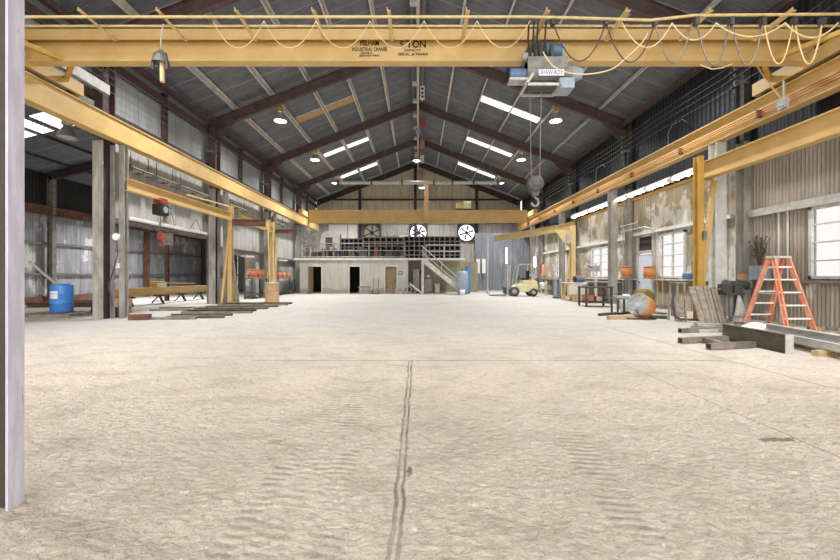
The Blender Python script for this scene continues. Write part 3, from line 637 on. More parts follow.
# -- jib cranes
def jib(name, label, x, y, h, tip, armz, armd, bw=.2, brace=(.0, -.9), m=yellow, armm=None, group='yellow jib cranes'):
    t = thing(name, label, 'jib crane', (x, y, 0), group)
    MB().ibeam((x, y, .02), (x, y, h), bw, bw, .018, .014, (0, 1, 0)).build('mast', m, t)
    MB().box(x - .2, x + .2, y - .2, y + .2, 0, .025).build('base_plate', darkgrey, t)
    tip = V(tip); p0 = V((x, y, armz)); d = (tip - p0).normalized()
    MB().ibeam(p0 - d * .1, tip, armd, .18, .018, .012).build('arm', armm or m, t)
    MB().bar((x + brace[0], y + brace[1], .05), (x, y - .02, armz - .3), .09, .09).build('brace', m, t)
    return t
t = jib('jib_crane', 'yellow jib crane with a long arm over the first aisle opening', -8.62, 17.75, 4.5, (-8.7, 11.55, 4.0), 4.0, .36, brace=(-.25, -.3))
MB().bar((-8.35, 17.9, .05), (-8.62, 17.75, 2.7), .12, .12).build('back_brace', woodgrey, t)
MB().bar((-8.62, 17.6, 4.45), (-8.75, 14.6, 4.35), .04, .05).build('tie_bar', tan_bar, t)
MB().ibeam((-8.55, 17.75, 3.74), (-7.0, 18.15, 3.74), .28, .16, .014, .01).build('side_arm', rust, bpy.data.objects['jib_crane'])
MB().box(-7.12, -6.95, 18.05, 18.25, 3.45, 3.9).build('trolley', tan_bar, bpy.data.objects['jib_crane'])
t = jib('jib_crane', 'yellow jib crane with a brown arm rising behind the cardboard drum', -8.75, 23.2, 4.5, (-8.5, 18.3, 4.02), 4.02, .3, brace=(.25, -.3), armm=yellow)
MB().bar((-9.1, 22.9, .05), (-8.75, 23.2, 2.9), .1, .1).build('back_brace', yellow, t)
MB().ibeam((-8.68, 23.2, 3.94), (-7.3, 23.2, 3.94), .22, .14, .014, .01).build('side_arm', rust, t)
t = jib('jib_crane', 'pale yellow jib crane with arm swung out by the forklift', 8.25, 20.6, 3.95, (5.45, 27.6, 3.92), 3.92, .4, .24, brace=(-.45, .05), m=yellow_pale)
MB().prism([(20.55, 3.75), (20.75, 3.75), (20.75, 2.85), (20.55, 2.9)], 8.12, 8.38, 'yz').build('gusset', yellow_pale, t)
MB().prism([(8.13, 3.72), (7.3, 3.72), (7.7, 3.2), (8.13, 2.75)], 20.62, 20.66).build('knee_plate', yellow_pale, t)
MB().box(7.85, 8.05, 20.35, 20.47, 3.0, 3.5).build('control_box', lightgrey, t)
t = thing('jib_crane', 'ochre jib crane mast standing in front of the right wall column with arm reaching forward', 'jib crane', (8.1, 11.15, 0), 'yellow jib cranes')
MB().ibeam((8.1, 11.15, .02), (8.1, 11.15, 4.72), .22, .16, .018, .014, (0, 1, 0)).build('mast', yellow_dark, t)
MB().box(7.9, 8.3, 10.95, 11.35, 0, .025).build('base_plate', darkgrey, t)
MB().ibeam((8.42, 11.5, 4.35), (8.42, 5.2, 4.35), .5, .26, .025, .016).build('arm', yellow, t)
MB().bar((8.22, 11.32, .05), (8.6, 11.22, 4.05), .12, .1).build('brace', yellow, t)
MB().bar((8.1, 11.15, 3.95), (8.6, 11.3, 4.12), .06, .08).bar((8.1, 11.15, 3.75), (8.6, 11.3, 3.9), .05, .06).build('tie_bar', yellow, t)
MB().box(8.12, 8.2, 10.95, 11.03, 2.3, 2.55).build('control_box', midgrey, t)

# small chain hoist on the left jib arm with pendant and red hook
q = P(143, 197, 11.9 + 1.2); yy = 13.05; x = -8.7
t = thing('chain_hoist', 'small chain hoist with red trolley and black body under the left jib arm', 'hoist', (x, yy, 2.0))
MB().box(x - .14, x + .14, yy - .16, yy + .16, 3.72, 3.88).build('trolley', red, t)
b_ = MB().box(x - .16, x + .16, yy - .2, yy + .2, 3.32, 3.68).build('body', black, t, .02); MB().cyl((x + .16, yy, 3.5), (x + .19, yy, 3.5), .11, n=16).build('end_plate', galv, b_)
MB().box(x - .08, x + .08, yy + .22, yy + .4, 3.1, 3.6).build('chain_bag', dirty, t)
MB().cyl((x, yy, 3.32), (x, yy, 2.75), .01, n=6).build('chain', darkgrey, t)
hb = MB().box(x - .07, x + .07, yy - .09, yy + .09, 2.5, 2.75).build('hook_block', red, t)
MB().tube([(x, yy, 2.5)] + [(x, yy + .08 * math.cos(R(a)), 2.38 + .09 * math.sin(R(a))) for a in range(90, -180, -25)], .03, 6).build('hook', red, hb)

# ================================================================ LAMPS
def highbay(x, y, zb, label, lit=True, power=260):
    t = thing('high_bay_lamp', label, 'lamp', (x, y, zb), 'high bay lamps')
    zr = roofz(x) - .25 if x > -9.6 else az(x) - .02
    MB().cyl((x, y, zb + .62), (x, y, zr), .02, n=8).build('stem', darkgrey, t)
    MB().box(x - .12, x + .12, y - .1, y + .1, zb + .42, zb + .66).build('ballast_box', yellow, t, .02)
    MB().lathe((x, y, zb), [(.29, 0), (.27, .05), (.2, .2), (.12, .34), (.1, .42)], 28).build('reflector', alum, t)
    MB().lathe((x, y, zb + .02), [(0, 0), (.26, .0), (.26, .015), (0, .02)], 24).build('lens', lampglow if lit else whiteclean, t)
    if lit:
        lamp_light(t, (x, y, zb - .02), power, size=.5)
    return t
where = {-1: 'left', 1: 'right'}
for s in (-1, 1):
    for k, y in enumerate((0.2, 3.6, 12.4, 18.5, 24.7, 30.9)):  # pairs at the camera end and behind the bridge are added for brightness
        x = s * 6.6; z = 8.68
        lab = '%s high bay lamp over the %s side, %s' % ('dim grey' if s < 0 else 'bright', where[s], ('outside the door', 'added above the camera end for brightness', 'added behind the near bridge crane for brightness', 'first beyond the near bridge crane', 'second beyond the near bridge crane', 'nearest the back wall')[k])
        if y < 2: continue
        highbay(x, y, z, lab, True, 300 if y < 8 else 210 if y < 20 else 290)
highbay(-.12, 30.5, 10.35, 'high bay lamp with yellow box under the ridge', True, 90)
highbay(.35, 33.5, 8.9, 'bright lamp behind the far crane mast', True, 120)
highbay(-12.0, 13.2, 6.0, 'grey dome lamp hanging in the side aisle near the blue drum', False)
highbay(-13.2, 20.5, 5.7, 'added grey dome lamp brightening the side aisle over the spare yellow girder', True, 340)  # added lamp that lifts the light level in the aisle
def strip(x, y0, y1, z, lab, lit, side):
    t = thing('strip_light', lab, 'lamp', (x, (y0 + y1) / 2, z), 'strip lights along the %s wall' % side)
    MB().prism([(x - .05, z + .1), (x + .05, z + .1), (x + .16, z), (x + .15, z - .01), (x - .15, z - .01), (x - .16, z)], y0, y1).build('reflector', white if lit else midgrey, t)
    for dx in (-.07, .07): MB().cyl((x + dx, y0 + .05, z - .04), (x + dx, y1 - .05, z - .04), .02, n=8).build('tube', tubeglow if lit else tubeoff, t)
    for y in (y0 + .03, (y0 + y1) / 2, y1 - .03): MB().box(x - .14, x + .14, y - .015, y + .015, z - .1, z).build('tube_holder', white if lit else midgrey, t)
    for y in (y0 + .1, y1 - .1): MB().cyl((x, y, z + .1), (x, y, 5.24), .012, n=6).build('hanger', darkgrey, t)
ords = ('nearest', 'second nearest', 'third nearest', 'fourth nearest', 'fifth nearest', 'farthest')
for i, (a, b) in enumerate(((12.5, 13.6), (13.8, 15.1), (15.25, 16.5), (16.6, 18.0), (18.2, 20.2), (20.4, 22.5))):
    strip(9.05, a, b, 4.72, 'lit white strip light under the right runway, %s of the row' % ords[i], True, 'right')
for i, (a, b) in enumerate(((12.2, 13.2), (13.4, 14.5), (14.8, 16.7), (18.2, 20.4), (24.2, 26.2))):
    strip(-9.15, a, b, 4.7, 'unlit grey strip light under the left runway, %s of the row' % (ords[:4] + ('farthest',))[i], False, 'left')
for i, (a, b) in enumerate(((12.5, 13.9), (14.2, 15.4), (15.7, 17.1))):
    o = MB().box(XL + .05, XL + .3, a, b, 3.08, 3.2).build('light_cover', whiteclean, None, .03); tag(o, 'white trough lying on the ledge over the aisle opening, %s' % ('nearest one', 'middle one', 'farthest one')[i], 'light', 'white troughs over the opening')
# upright lit tubes by the forklift
struct(MB().box(7.4, 7.75, YE + .01, YE + .03, 2.1, 3.7), 'window_9', transl('lit_slit_pane', '#ffffff'), 'tall bright daylight slit in the back wall')
for i, (px, py0, py1, y) in enumerate(((506.6, 248, 265, 33.3), (535, 257, 267, 29.5))):
    a, b = P(px, py1, y), P(px, py0, y)
    t = thing('upright_tube_light', ('tall bright tube light upright behind the forklift mast', 'short bright tube light upright behind the forklift cab')[i], 'lamp', (a.x, y, a.z), 'upright tube lights')
    MB().box(a.x - .08, a.x + .08, y + .06, y + .1, a.z - .05, b.z + .05).build('housing', white, t)
    MB().cyl((a.x, y, a.z), (a.x, y, b.z), .055, n=12).build('tube', emit('lit_upright_tube', '#fdfdff', 8), t)
# ridge pendants
for i, (px, py, hp, m, lab) in enumerate(((422.5, 93, 14, white, 'white three-slot panel'), (422.4, 123, 10, red, 'red panel'), (418, 131, 7, paleblue, 'pale violet panel'), (422.4, 144, 9, redor, 'dull red panel'), (422, 159, 8, white, 'small white panel'), (421.8, 172, 6, redor, 'tiny reddish panel'))):
    y = 386 * 9.75 / (276 - py); q = P(px, py, y); hh = hp * y / 386 / 2
    t = thing('hanging_panel', lab + ' hanging in the line under the roof ridge', 'sign', (q.x, y, q.z - hh), 'panels under the ridge')
    w = 2.1 * y / 386
    MB().box(q.x - w, q.x + w, y - .02, y + .02, q.z - hh, q.z + hh).build('panel', m, t)
    if m is white and i == 0:
        for k in (-1, 0, 1): MB().box(q.x - w * .6, q.x + w * .5, y - .03, y - .02, q.z + k * hh * .55 - hh * .14, q.z + k * hh * .55 + hh * .18).build('slot', black, t)
    MB().cyl((q.x, y, q.z + hh), (q.x, y, roofz(q.x) - .15), .012, n=6).build('hanger', lightgrey, t)
# ================================================================ BACK OF THE HALL
# wall fans
for i, (x, lab) in enumerate(zip(FANX, ('dark wall fan with an X guard at the left over the mezzanine', 'wall fan with white daylight behind dark blades at the middle of the back wall', 'wall fan with white daylight behind dark blades at the right of the back wall'))):
    zc = 5.33; y = YE - .12
    t = thing('wall_fan', lab, 'fan', (x, y, 4.5), 'wall fans over the mezzanine')
    mb = MB(); n = 32; vs = []
    for yy in (y - .04, y + .04):
        for k in range(n):
            a = 2 * math.pi * k / n; c, s_ = math.cos(a), math.sin(a); e = .86 / max(abs(c), abs(s_))
            vs += [(x + .74 * c, yy, zc + .74 * s_), (x + e * c, yy, zc + e * s_)]
    fs = []
    for k in range(n):
        j = (k + 1) % n
        fs += [(2 * k, 2 * j, 2 * j + 1, 2 * k + 1), (2 * n + 2 * k, 2 * n + 2 * k + 1, 2 * n + 2 * j + 1, 2 * n + 2 * j), (2 * k, 2 * n + 2 * k, 2 * n + 2 * j, 2 * j)]
    mb.add(vs, fs); mb.build('housing', darkgrey, t)
    hub = MB().cyl((x, y - .05, zc), (x, y + .05, zc), .14, n=16).build('hub', black, t)
    if i:
        for k in range(8 if i == 1 else 6):
            a = 2 * math.pi * k / (8 if i == 1 else 6) + .3; d = V((math.cos(a), 0, math.sin(a))); p = V((x, y, zc))
            MB().bar(p + d * .1, p + d * .68, .03, .12, (math.sin(a), .35, -math.cos(a)), w1=.03, h1=.2).build('blade', darkgrey, t)
    else:
        MB().cyl((x, y + .05, zc), (x, y + .1, zc), .74, n=32).build('back_plate', s_gable, t)
        for k in range(6):
            a = math.pi * k / 3 + .4; d = V((math.cos(a), 0, math.sin(a))); p = V((x, y, zc)); MB().bar(p, p + d * .8, .04, .1).build('blade', darkgrey, t)
struct(MB().box(-3.45, -1.0, YE - .1, YE - .05, 4.5, 5.0), 'trim_7', midgrey, 'grimy grey board between the fans')
t = thing('name_board', 'small white board beside the middle wall fan', 'sign', (-1.3, YE - .14, 4.85)); MB().box(-1.75, -.95, YE - .16, YE - .12, 4.75, 5.1).build('board', white, t)
for x0, x1, lab in ((-8.4, -6.7, 'left'), (-6.55, -5.7, 'right')):
    struct(MB().box(x0, x1, YE - .08, YE - .04, 4.7, 6.1), 'window_10', whiteclean, 'pale panel low on the back wall, %s one' % lab)
# railing
t = thing('mezzanine_railing', 'grey pipe railing along the edge of the mezzanine', 'railing', (-4, MY, MZ + .14))
z = MZ + .14; rx0, rx1 = MX0, -.9
for h, r in ((1.05, .035), (.55, .035), (.08, .05)): MB().cyl((rx0, MY + .02, z + h), (rx1, MY + .02, z + h), r, n=8).build('rail', bare if h > 1 else midgrey, t)
for x in (-8.5, -6.1, -3.55, -.95): MB().bar((x, MY + .02, z), (x, MY + .02, z + 1.1), .09, .09).build('post', bare, t)
for x in (.42, 3.3): pass
t = thing('mezzanine_railing', 'grey railing of the mezzanine to the right of the stair head', 'railing', (2, MY, MZ + .14))
for h in (1.05, .55): MB().cyl((.6, MY + 1.1, z + h), (3.3, MY + 1.1, z + h), .035, n=8).build('rail', lightgrey, t)
for x in (.6, 1.95, 3.3): MB().bar((x, MY + 1.1, z), (x, MY + 1.1, z + 1.1), .06, .06).build('post', lightgrey, t)
# pigeonhole racks
def rack(lab, x0, x1, y, z0, z1, nx, nz):
    t = thing('pigeonhole_rack', lab, 'rack', ((x0 + x1) / 2, y, z0), 'storage racks on the mezzanine')
    MB().box(x0, x1, y + .5, y + .53, z0, z1).build('back_panel', inside, t)
    for i in range(nx + 1): x = x0 + (x1 - x0) * i / nx; MB().box(x - .035, x + .035, y, y + .5, z0, z1).build('divider', midgrey, t)
    for i in range(nz + 1): zz = z0 + (z1 - z0) * i / nz; MB().box(x0, x1, y - .01, y + .5, zz - .03, zz + .03).build('shelf', midgrey, t)
rack('tall pigeonhole rack on the mezzanine behind the stair', -1.1, 3.3, 30.2, z, 4.35, 11, 5)
rack('open parts rack on the mezzanine below the dark fan', -4.3, -1.15, 30.2, z, 4.3, 7, 5)
rack('low parts rack on the mezzanine near the left corner', -6.5, -4.35, 30.3, z, 4.2, 6, 5)
cols = [plate, darkgrey, brown_dk, inside, rust, darkgrey, black]
for i in range(26):
    x = -8.2 + i * .28 + random.uniform(-.05, .05); w = random.uniform(.09, .13); h = random.uniform(.45, .95); y = 29.0 + random.uniform(-.3, .4)
    o = MB().box(x - w, x + w, y - .15, y + .15, z, z + h).box(x - w * .9, x + w * .9, y - .155, y + .155, z + h * .55, z + h * .62).build('stock_bin', cols[i % 7])
    tag(o, 'small stock bin among the clutter behind the mezzanine railing', 'bin', 'bins behind the mezzanine railing')
t = thing('grey_machine', 'big grey sheet metal machine on the left of the mezzanine', 'machine', (-6.75, 29.6, z))
MB().prism([(-7.4, z + .7), (-5.95, z + .7), (-5.95, 4.45), (-6.5, 4.75), (-7.2, 4.6), (-7.4, 4.1)], 29.3, 30.0).build('hood', lightgrey, t)
MB().box(-7.3, -6.0, 29.35, 29.9, z, z + .7).build('base', darkgrey, t); MB().box(-7.0, -6.5, 29.2, 29.3, 3.6, 4.2).build('motor_housing', darkgrey, t)
t = thing('rail_machine', 'dark pipe frame standing at the far left of the mezzanine', 'frame', (-8.2, 29.2, z))
for a, b in (((-8.5, z), (-8.1, 4.7)), ((-7.8, z), (-8.3, 4.5)), ((-8.6, 4.0), (-7.6, 4.6)), ((-8.5, 3.5), (-7.7, 3.5))): MB().bar((a[0], 29.2, a[1]), (b[0], 29.25, b[1]), .1, .1).build('tube', midgrey, t)
# stair
t = thing('stair', 'white steel stair descending to the right from the mezzanine', 'stair', (1.7, MY, 0))
p0 = V((.35, MY - .1, MZ)); p1 = V((3.25, MY - .1, .05))
for yy in (-.95, -.05): MB().bar(p0 + V((0, yy, 0)), p1 + V((0, yy, 0)), .05, .32).build('stringer', stairw, t)
for i in range(12):
    f = (i + .5) / 12; p = p0.lerp(p1, f); MB().box(p.x - .13, p.x + .13, MY - 1.03, MY - .17, p.z, p.z + .03).build('tread', midgrey, t)
for yy in (-.95,):
    for h, r in ((.95, .03), (.55, .025)): MB().cyl(p0 + V((-.1, yy, h)), p1 + V((-.3, yy, h)), r, n=8).build('handrail', lightgrey, t)
    for f in (.0, .45, .92): p = p0.lerp(p1, f) + V((0, yy, 0)); MB().bar(p, p + V((0, 0, .95)), .05, .05).build('baluster', lightgrey, t)
# things under the stair
def cabinet(name, lab, cat, x0, x1, y0, y1, h, m, top=None):
    t = thing(name, lab, cat, ((x0 + x1) / 2, y0, 0))
    MB().box(x0, x1, y0 + .02, y1, 0.04, h).build('body', m, t, .01); MB().box(x0 + .02, x1 - .02, y0, y0 + .02, .1, h - .04).build('door', m, t); MB().box(x0 + .03, x0 + .06, y0 - .02, y0, h * .5, h * .65).build('handle', darkgrey, t)
    MB().box(x0 - .02, x1 + .02, y0 - .02, y1, h, h + .03).build('top', top or darkgrey, t); return t
cabinet('tool_cabinet', 'grey tool cabinet under the white stair', 'cabinet', .42, 1.0, 28.4, 29.0, 1.1, midgrey)
cabinet('small_cabinet', 'small pale cabinet under the lower stair', 'cabinet', 1.25, 1.6, 28.5, 28.9, .68, lightgrey, lightgrey)
cabinet('wall_cabinet', 'tall white cabinet in the recess behind the post', 'cabinet', -.4, .1, 30.4, 30.9, 1.75, white, white)
t = thing('wall_box', 'dark square box on the recess wall by the stair post', 'box', (-.1, 31.4, 1.4)); MB().box(-.05, .25, 31.36, 31.5, 1.35, 1.75).build('housing', darkgrey, t)
o = MB().lathe((.78, 28.6, 1.13), [(.0, 0), (.14, 0), (.15, .12), (.1, .22), (0, .24)], 16).build('white_pot', whiteclean); tag(o, 'white pot on the grey cabinet under the stair', 'pot')
t = thing('air_tank', 'upright blue grey air tank at the foot of the stair', 'tank', (3.05, 26.45, 0))
MB().lathe((3.05, 26.45, .12), [(0, 0), (.3, .02), (.38, .12), (.38, 1.3), (.3, 1.46), (.0, 1.52)], 28).build('shell', paleblue, t)
for a in range(0, 360, 90): MB().bar((3.05 + .3 * math.cos(R(a)), 26.45 + .3 * math.sin(R(a)), 0), (3.05 + .3 * math.cos(R(a)), 26.45 + .3 * math.sin(R(a)), .3), .06, .06).build('leg', bluem, t)
MB().cyl((3.05, 26.45, 1.62), (3.05, 26.45, 1.75), .04, n=8).build('valve', darkgrey, t)
t = thing('blue_locker', 'narrow bright blue locker behind the air tank', 'locker', (3.75, 28.2, 0)); MB().box(3.5, 3.8, 28.0, 28.4, 0, 1.95).build('body', bluem, t); MB().box(3.52, 3.78, 27.98, 28.0, .1, 1.85).build('door', blue, t)
def bucket(lab, x, y, r, h, m, group=None):
    t = thing('bucket', lab, 'bucket', (x, y, 0), group)
    MB().lathe((x, y, 0), [(0, 0), (r * .82, 0), (r, h), (r * .95, h), (r * .78, .03), (0, .03)], 20).build('body', m, t)
    MB().tube([(x + r * 1.02 * math.cos(a), y - .02, h * .9 - r * .7 * math.sin(a)) for a in [math.pi * k / 10 for k in range(11)]], .006, 5).build('handle', midgrey, t)
bucket('white bucket on the floor in front of the air tank', 2.95, 25.6, .17, .36, whiteclean)
t = thing('green_sign', 'small green sign on the white block wall beside the brown door', 'sign', (-1.25, MY - .03, 1.4)); MB().box(-1.42, -1.1, MY - .02, MY - .001, 1.36, 1.62).build('board', green, t); MB().box(-1.38, -1.14, MY - .024, MY - .02, 1.46, 1.52).build('pale_mark', white, t)
# rubble of fittings and trolleys along the block wall
def hoop(lab, x, y, r, m, tilt=.3):
    o = MB().tube([(x + r * math.cos(a), y + .15 * tilt * math.sin(a), r + .02 + r * math.sin(a)) for a in [2 * math.pi * k / 18 for k in range(19)]], .03, 6).build('hose_coil', m); tag(o, lab, 'hose', 'hose coils by the stair')
for i, (x, r) in enumerate(((-1.35, .24), (-1.05, .32), (-.75, .28), (-.45, .3))): hoop('grey hose coil leaning at the block wall, %s from the brown door' % ('first', 'second', 'third', 'fourth')[i], x, 27.2 + .1 * i, r, lightgrey)
t = thing('hand_truck', 'grey hand truck leaning between the two dark doors', 'hand truck', (-3.0, 27.3, 0))
for dx in (-.18, .18): MB().tube([(-3.0 + dx, 27.2, .12), (-3.0 + dx, 27.5, .7), (-3.0 + dx, 27.65, 1.1)], .03).build('rail', midgrey, t); MB().cyl((-3.0 + dx * 1.2 - .03, 27.3, .13), (-3.0 + dx * 1.2 + .03, 27.3, .13), .13, n=14).build('wheel', darkgrey, t)
MB().box(-3.2, -2.8, 27.0, 27.25, .02, .05).build('toe_plate', darkgrey, t)
t = thing('sawhorse', 'low grey sawhorse in front of the block wall', 'sawhorse', (-3.7, 27.1, 0))
MB().bar((-4.2, 27.1, .5), (-3.3, 27.1, .5), .1, .1).build('beam', woodgrey, t)
for x, d in ((-4.1, -.15), (-4.1, .15), (-3.4, -.15), (-3.4, .15)): MB().bar((x, 27.1, .48), (x, 27.1 + d * 1.5, 0.01), .06, .06).build('leg', woodgrey, t)
t = thing('ramp_frame', 'white sloping frame leaning on the recess by the post', 'frame', (-.1, 27.4, 0))
for yy in (27.2, 27.6): MB().bar((-.6, yy, .75), (.3, yy, .04), .06, .08).build('rail', white, t)
for f in (.2, .5, .8): MB().bar((-.6 + .9 * f, 27.2, .75 - .71 * f), (-.6 + .9 * f, 27.6, .75 - .71 * f), .05, .05).build('rung', white, t)
# pipe tube below the roof at the back
t = thing('heater_tube', 'long grey heater tube hung across the back of the hall', 'heater', (0, 29.2, 8.3))
MB().cyl((-6.2, 29.2, 8.33), (6.2, 29.2, 8.33), .13, n=14).build('tube', lightgrey, t)
for x in (-6, -3.5, -1.2, 1.2, 2.6, 4.2, 6): c_ = MB().box(x - .06, x + .06, 29.05, 29.35, 8.18, 8.5).build('collar', darkgrey, t)
for x in (-5.5, -2.5, 2.5, 5.5): MB().cyl((x, 29.2, 8.45), (x, 29.2, roofz(x) - .22), .012, n=6).build('hanger', midgrey, t)
# grey post by the partition, pale lockers
t = thing('pipe_post', 'thin grey pipe post standing at the tip of the far jib arm', 'post', (5.05, 28.0, 0)); MB().cyl((5.05, 28, 0), (5.05, 28, 3.95), .06, n=10).build('pipe', lightgrey, t); MB().box(4.9, 5.2, 27.85, 28.15, 0, .03).build('base_plate', darkgrey, t)
for i, x in enumerate((4.85, 5.35)):
    struct(MB().box(x + .2, x + .5, 33.42, 33.5, 1.5, 2.75), 'window_11', whiteclean, 'pale lit panel beside the partition')
# ================================================================ FORKLIFT (faces left)
fy = 23.9
def fx(px): return (px - CX) * fy / FX
t = thing('forklift', 'cream yellow forklift with pale mast facing left', 'forklift', (6.6, fy + .55, 0))
y0, y1 = fy, fy + 1.1
MB().prism([(5.9, .38), (6.0, .62), (6.2, .75), (6.5, .78), (6.55, 1.0), (7.0, 1.02), (7.0, .3), (6.3, .25), (6.2, .3)], y0 + .12, y1 - .12).build('chassis', cream, t, .02)
MB().prism([(6.95, .35), (6.95, 1.04), (7.2, 1.05), (7.4, .92), (7.45, .55), (7.38, .3)], y0 + .05, y1 - .05).build('counterweight', cream, t, .03)
for x, r, nm in ((fx(514.7), .31, 'front'), (fx(534), .25, 'rear')):
    for yy in (y0, y1 - .22):
        w = MB().lathe((x, yy, r), [(r * .55, 0), (r * .9, 0), (r, .04), (r, .18), (r * .9, .22), (r * .55, .22)], 24, (0, 1, 0)).build('wheel', darkgrey, t)
        MB().lathe((x, yy + .02, r), [(0, 0), (r * .2, -.01), (r * .55, .02), (r * .56, .18), (0, .18)], 18, (0, 1, 0)).build('rim', lightgrey, w)
g = MB()
for yy in (y0 + .12, y1 - .12): g.bar((6.08, yy, .75), (6.27, yy, 2.0), .06, .06).bar((7.08, yy, 1.0), (7.04, yy, 2.0), .06, .06).bar((6.25, yy, 2.0), (7.1, yy, 2.0), .06, .06)
for i in range(7): x = 6.25 + .83 * i / 6; g.bar((x, y0 + .12, 2.0), (x, y1 - .12, 2.0), .04, .04)
g.build('overhead_guard', lightgrey, t)
MB().box(6.55, 6.95, y0 + .3, y1 - .3, 1.02, 1.15).box(6.88, 7.0, y0 + .32, y1 - .32, 1.1, 1.6).build('seat', black, t, .03)
MB().tube([(6.2, fy + .55, .8), (6.35, fy + .55, 1.15)], .03).build('steering_column', black, t)
MB().tube([(6.38 + .05 * math.sin(a), fy + .55 + .17 * math.cos(a), 1.18 + .13 * math.sin(a)) for a in [2 * math.pi * k / 16 for k in range(17)]], .018).build('steering_wheel', black, t)
MB().cyl((7.2, y0 + .2, 1.22), (7.2, y1 - .2, 1.22), .16, n=18).build('gas_cylinder', lightgrey, t)
m_ = MB()
for yy in (y0 + .25, y1 - .25): m_.bar((5.6, yy, .06), (5.6, yy, 2.08), .09, .14).bar((5.72, yy, .1), (5.75, yy, 1.95), .06, .1)
for zz in (.4, 1.1, 2.0): m_.bar((5.62, y0 + .25, zz), (5.62, y1 - .25, zz), .07, .08)
m_.build('mast', lightgrey, t); MB().cyl((5.66, fy + .55, .2), (5.66, fy + .55, 1.9), .05, n=10).build('lift_cylinder', lightgrey, t)
MB().box(5.47, 5.53, y0 + .15, y1 - .15, .15, .55).build('carriage', darkgrey, t)
for yy in (y0 + .3, y1 - .3): MB().bar((5.5, yy, .07), (4.5, yy, .05), .11, .04).build('fork', darkgrey, t)
# ================================================================ RIGHT SIDE BENCHES
def bench(lab, x0, x1, y0, y1, h, mtop, mleg, name='workbench', cat='bench', panel=None, shelf=True):
    t = thing(name, lab, cat, ((x0 + x1) / 2, (y0 + y1) / 2, 0))
    MB().box(x0, x1, y0, y1, h - .05, h).build('top', mtop, t)
    for x in (x0 + .05, x1 - .05):
        for y in (y0 + .05, y1 - .05): MB().bar((x, y, 0), (x, y, h - .05), .06, .06).build('leg', mleg, t)
    if shelf: MB().box(x0 + .03, x1 - .03, y0 + .03, y1 - .03, .2, .24).build('shelf', mleg, t)
    if panel: MB().box(x0 + .08, x1 - .08, y0 + .09, y0 + .11, .3, h - .06).build('front_panel', panel, t)
    return t
bench('white fronted workbench against the right wall behind the steel table', 7.5, 8.6, 19.4, 20.3, .95, white, yellow_pale, panel=whiteclean)
bench('grey workbench along the right wall under the side windows', 9.0, 9.6, 18.2, 23.4, 1.0, lightgrey, midgrey)
bench('low wooden bench under the window near the forklift', 8.9, 9.6, 24.4, 28.5, 1.05, woodgrey, darkgrey)
t = thing('rolling_table', 'dark grey rolling steel table with lower shelf in front of the right workbench', 'table', (7.35, 16.1, 0))
x0, x1, y0, y1 = 6.82, 7.95, 15.7, 16.5
MB().box(x0, x1, y0, y1, .78, .84).build('top', darkgrey, t)
for x in (x0 + .05, x1 - .05):
    for y in (y0 + .05, y1 - .05):
        l_ = MB().bar((x, y, .1), (x, y, .78), .07, .07).build('leg', darkgrey, t); MB().cyl((x - .02, y, .06), (x + .02, y, .06), .06, n=12).build('caster', black, l_)
MB().box(x0 + .03, x1 - .03, y0 + .03, y1 - .03, .16, .22).build('shelf', darkgrey, t)
def crate(lab, x, y, z, sx, sy, sz, m, name='parts_box', cat='box', group=None):
    t = thing(name, lab, cat, (x, y, z), group); w = .02
    MB().box(x - sx, x + sx, y - sy, y - sy + w, z, z + sz).box(x - sx, x + sx, y + sy - w, y + sy, z, z + sz).box(x - sx, x - sx + w, y - sy, y + sy, z, z + sz).box(x + sx - w, x + sx, y - sy, y + sy, z, z + sz).build('side', m, t)
    MB().box(x - sx, x + sx, y - sy, y + sy, z, z + .02).build('bottom', m, t); return t
crate('orange brown box on the lower shelf of the rolling table', 7.1, 16.1, .225, .16, .2, .26, redor)
crate('pale cardboard box on the lower shelf of the rolling table', 7.45, 16.05, .225, .14, .18, .2, cardboard)
o = MB().lathe((6.95, 16.1, .84), [(0, 0), (.09, 0), (.09, .1), (.06, .14), (0, .15)], 14).build('paint_can', lightgrey); tag(o, 'small grey can on the rolling steel table', 'can')
t = thing('bench_machine', 'blue machine on the end of the white workbench', 'machine', (8.25, 19.6, .95)); MB().cyl((8.0, 19.6, 1.1), (8.45, 19.6, 1.1), .12, n=16).build('motor', bluem, t); MB().box(8.1, 8.4, 19.5, 19.7, .95, 1.02).build('base', darkgrey, t); MB().cyl((7.92, 19.6, 1.1), (8.0, 19.6, 1.1), .16, n=18).build('wheel', black, t)
crate('brown carton under the white workbench', 8.0, 19.1, 0, .3, .25, .35, cardboard)
crate('pale wooden crate under the end of the white workbench', 8.55, 18.9, 0, .22, .2, .28, wood)
# things on the long grey bench
t = thing('drill_press', 'white column drill press in front of the window over the long bench', 'drill press', (9.05, 19.2, 0))
MB().cyl((8.85, 19.2, .03), (8.85, 19.2, 1.9), .07, n=12).build('column', whiteclean, t); MB().box(8.6, 9.1, 19.0, 19.4, 0, .05).build('base', white, t); MB().box(8.55, 9.0, 19.05, 19.35, 1.5, 1.8).build('head', lightgrey, t, .03); MB().box(8.5, 8.95, 19.05, 19.35, .9, .94).build('table', midgrey, t); MB().tube([(8.6, 19, 1.65), (8.3, 18.9, 1.8)], .02).build('feed_handle', darkgrey, t)
def gasbottle(name, lab, x, y, z, r, h, m, m2, cat='reel', group=None):
    t = thing(name, lab, cat, (x, y, z), group)
    MB().lathe((x, y, z), [(0, 0), (r, 0), (r, .04), (r * .72, .07), (r * .72, h - .07), (r, h - .04), (r, h), (0, h)], 22).build('flange', m2, t)
    MB().lathe((x, y, z + .07), [(r * .72, 0), (r * .95, .02), (r * .97, (h - .14) * .5), (r * .95, h - .16), (r * .72, h - .14)], 22).build('winding', m, t); return t
gasbottle('wire_reel', 'orange wire reel on the wall bracket left of the pale door', 9.3, 17.25, 1.2, .2, .5, orange2, redor, group='orange reels along the walls')
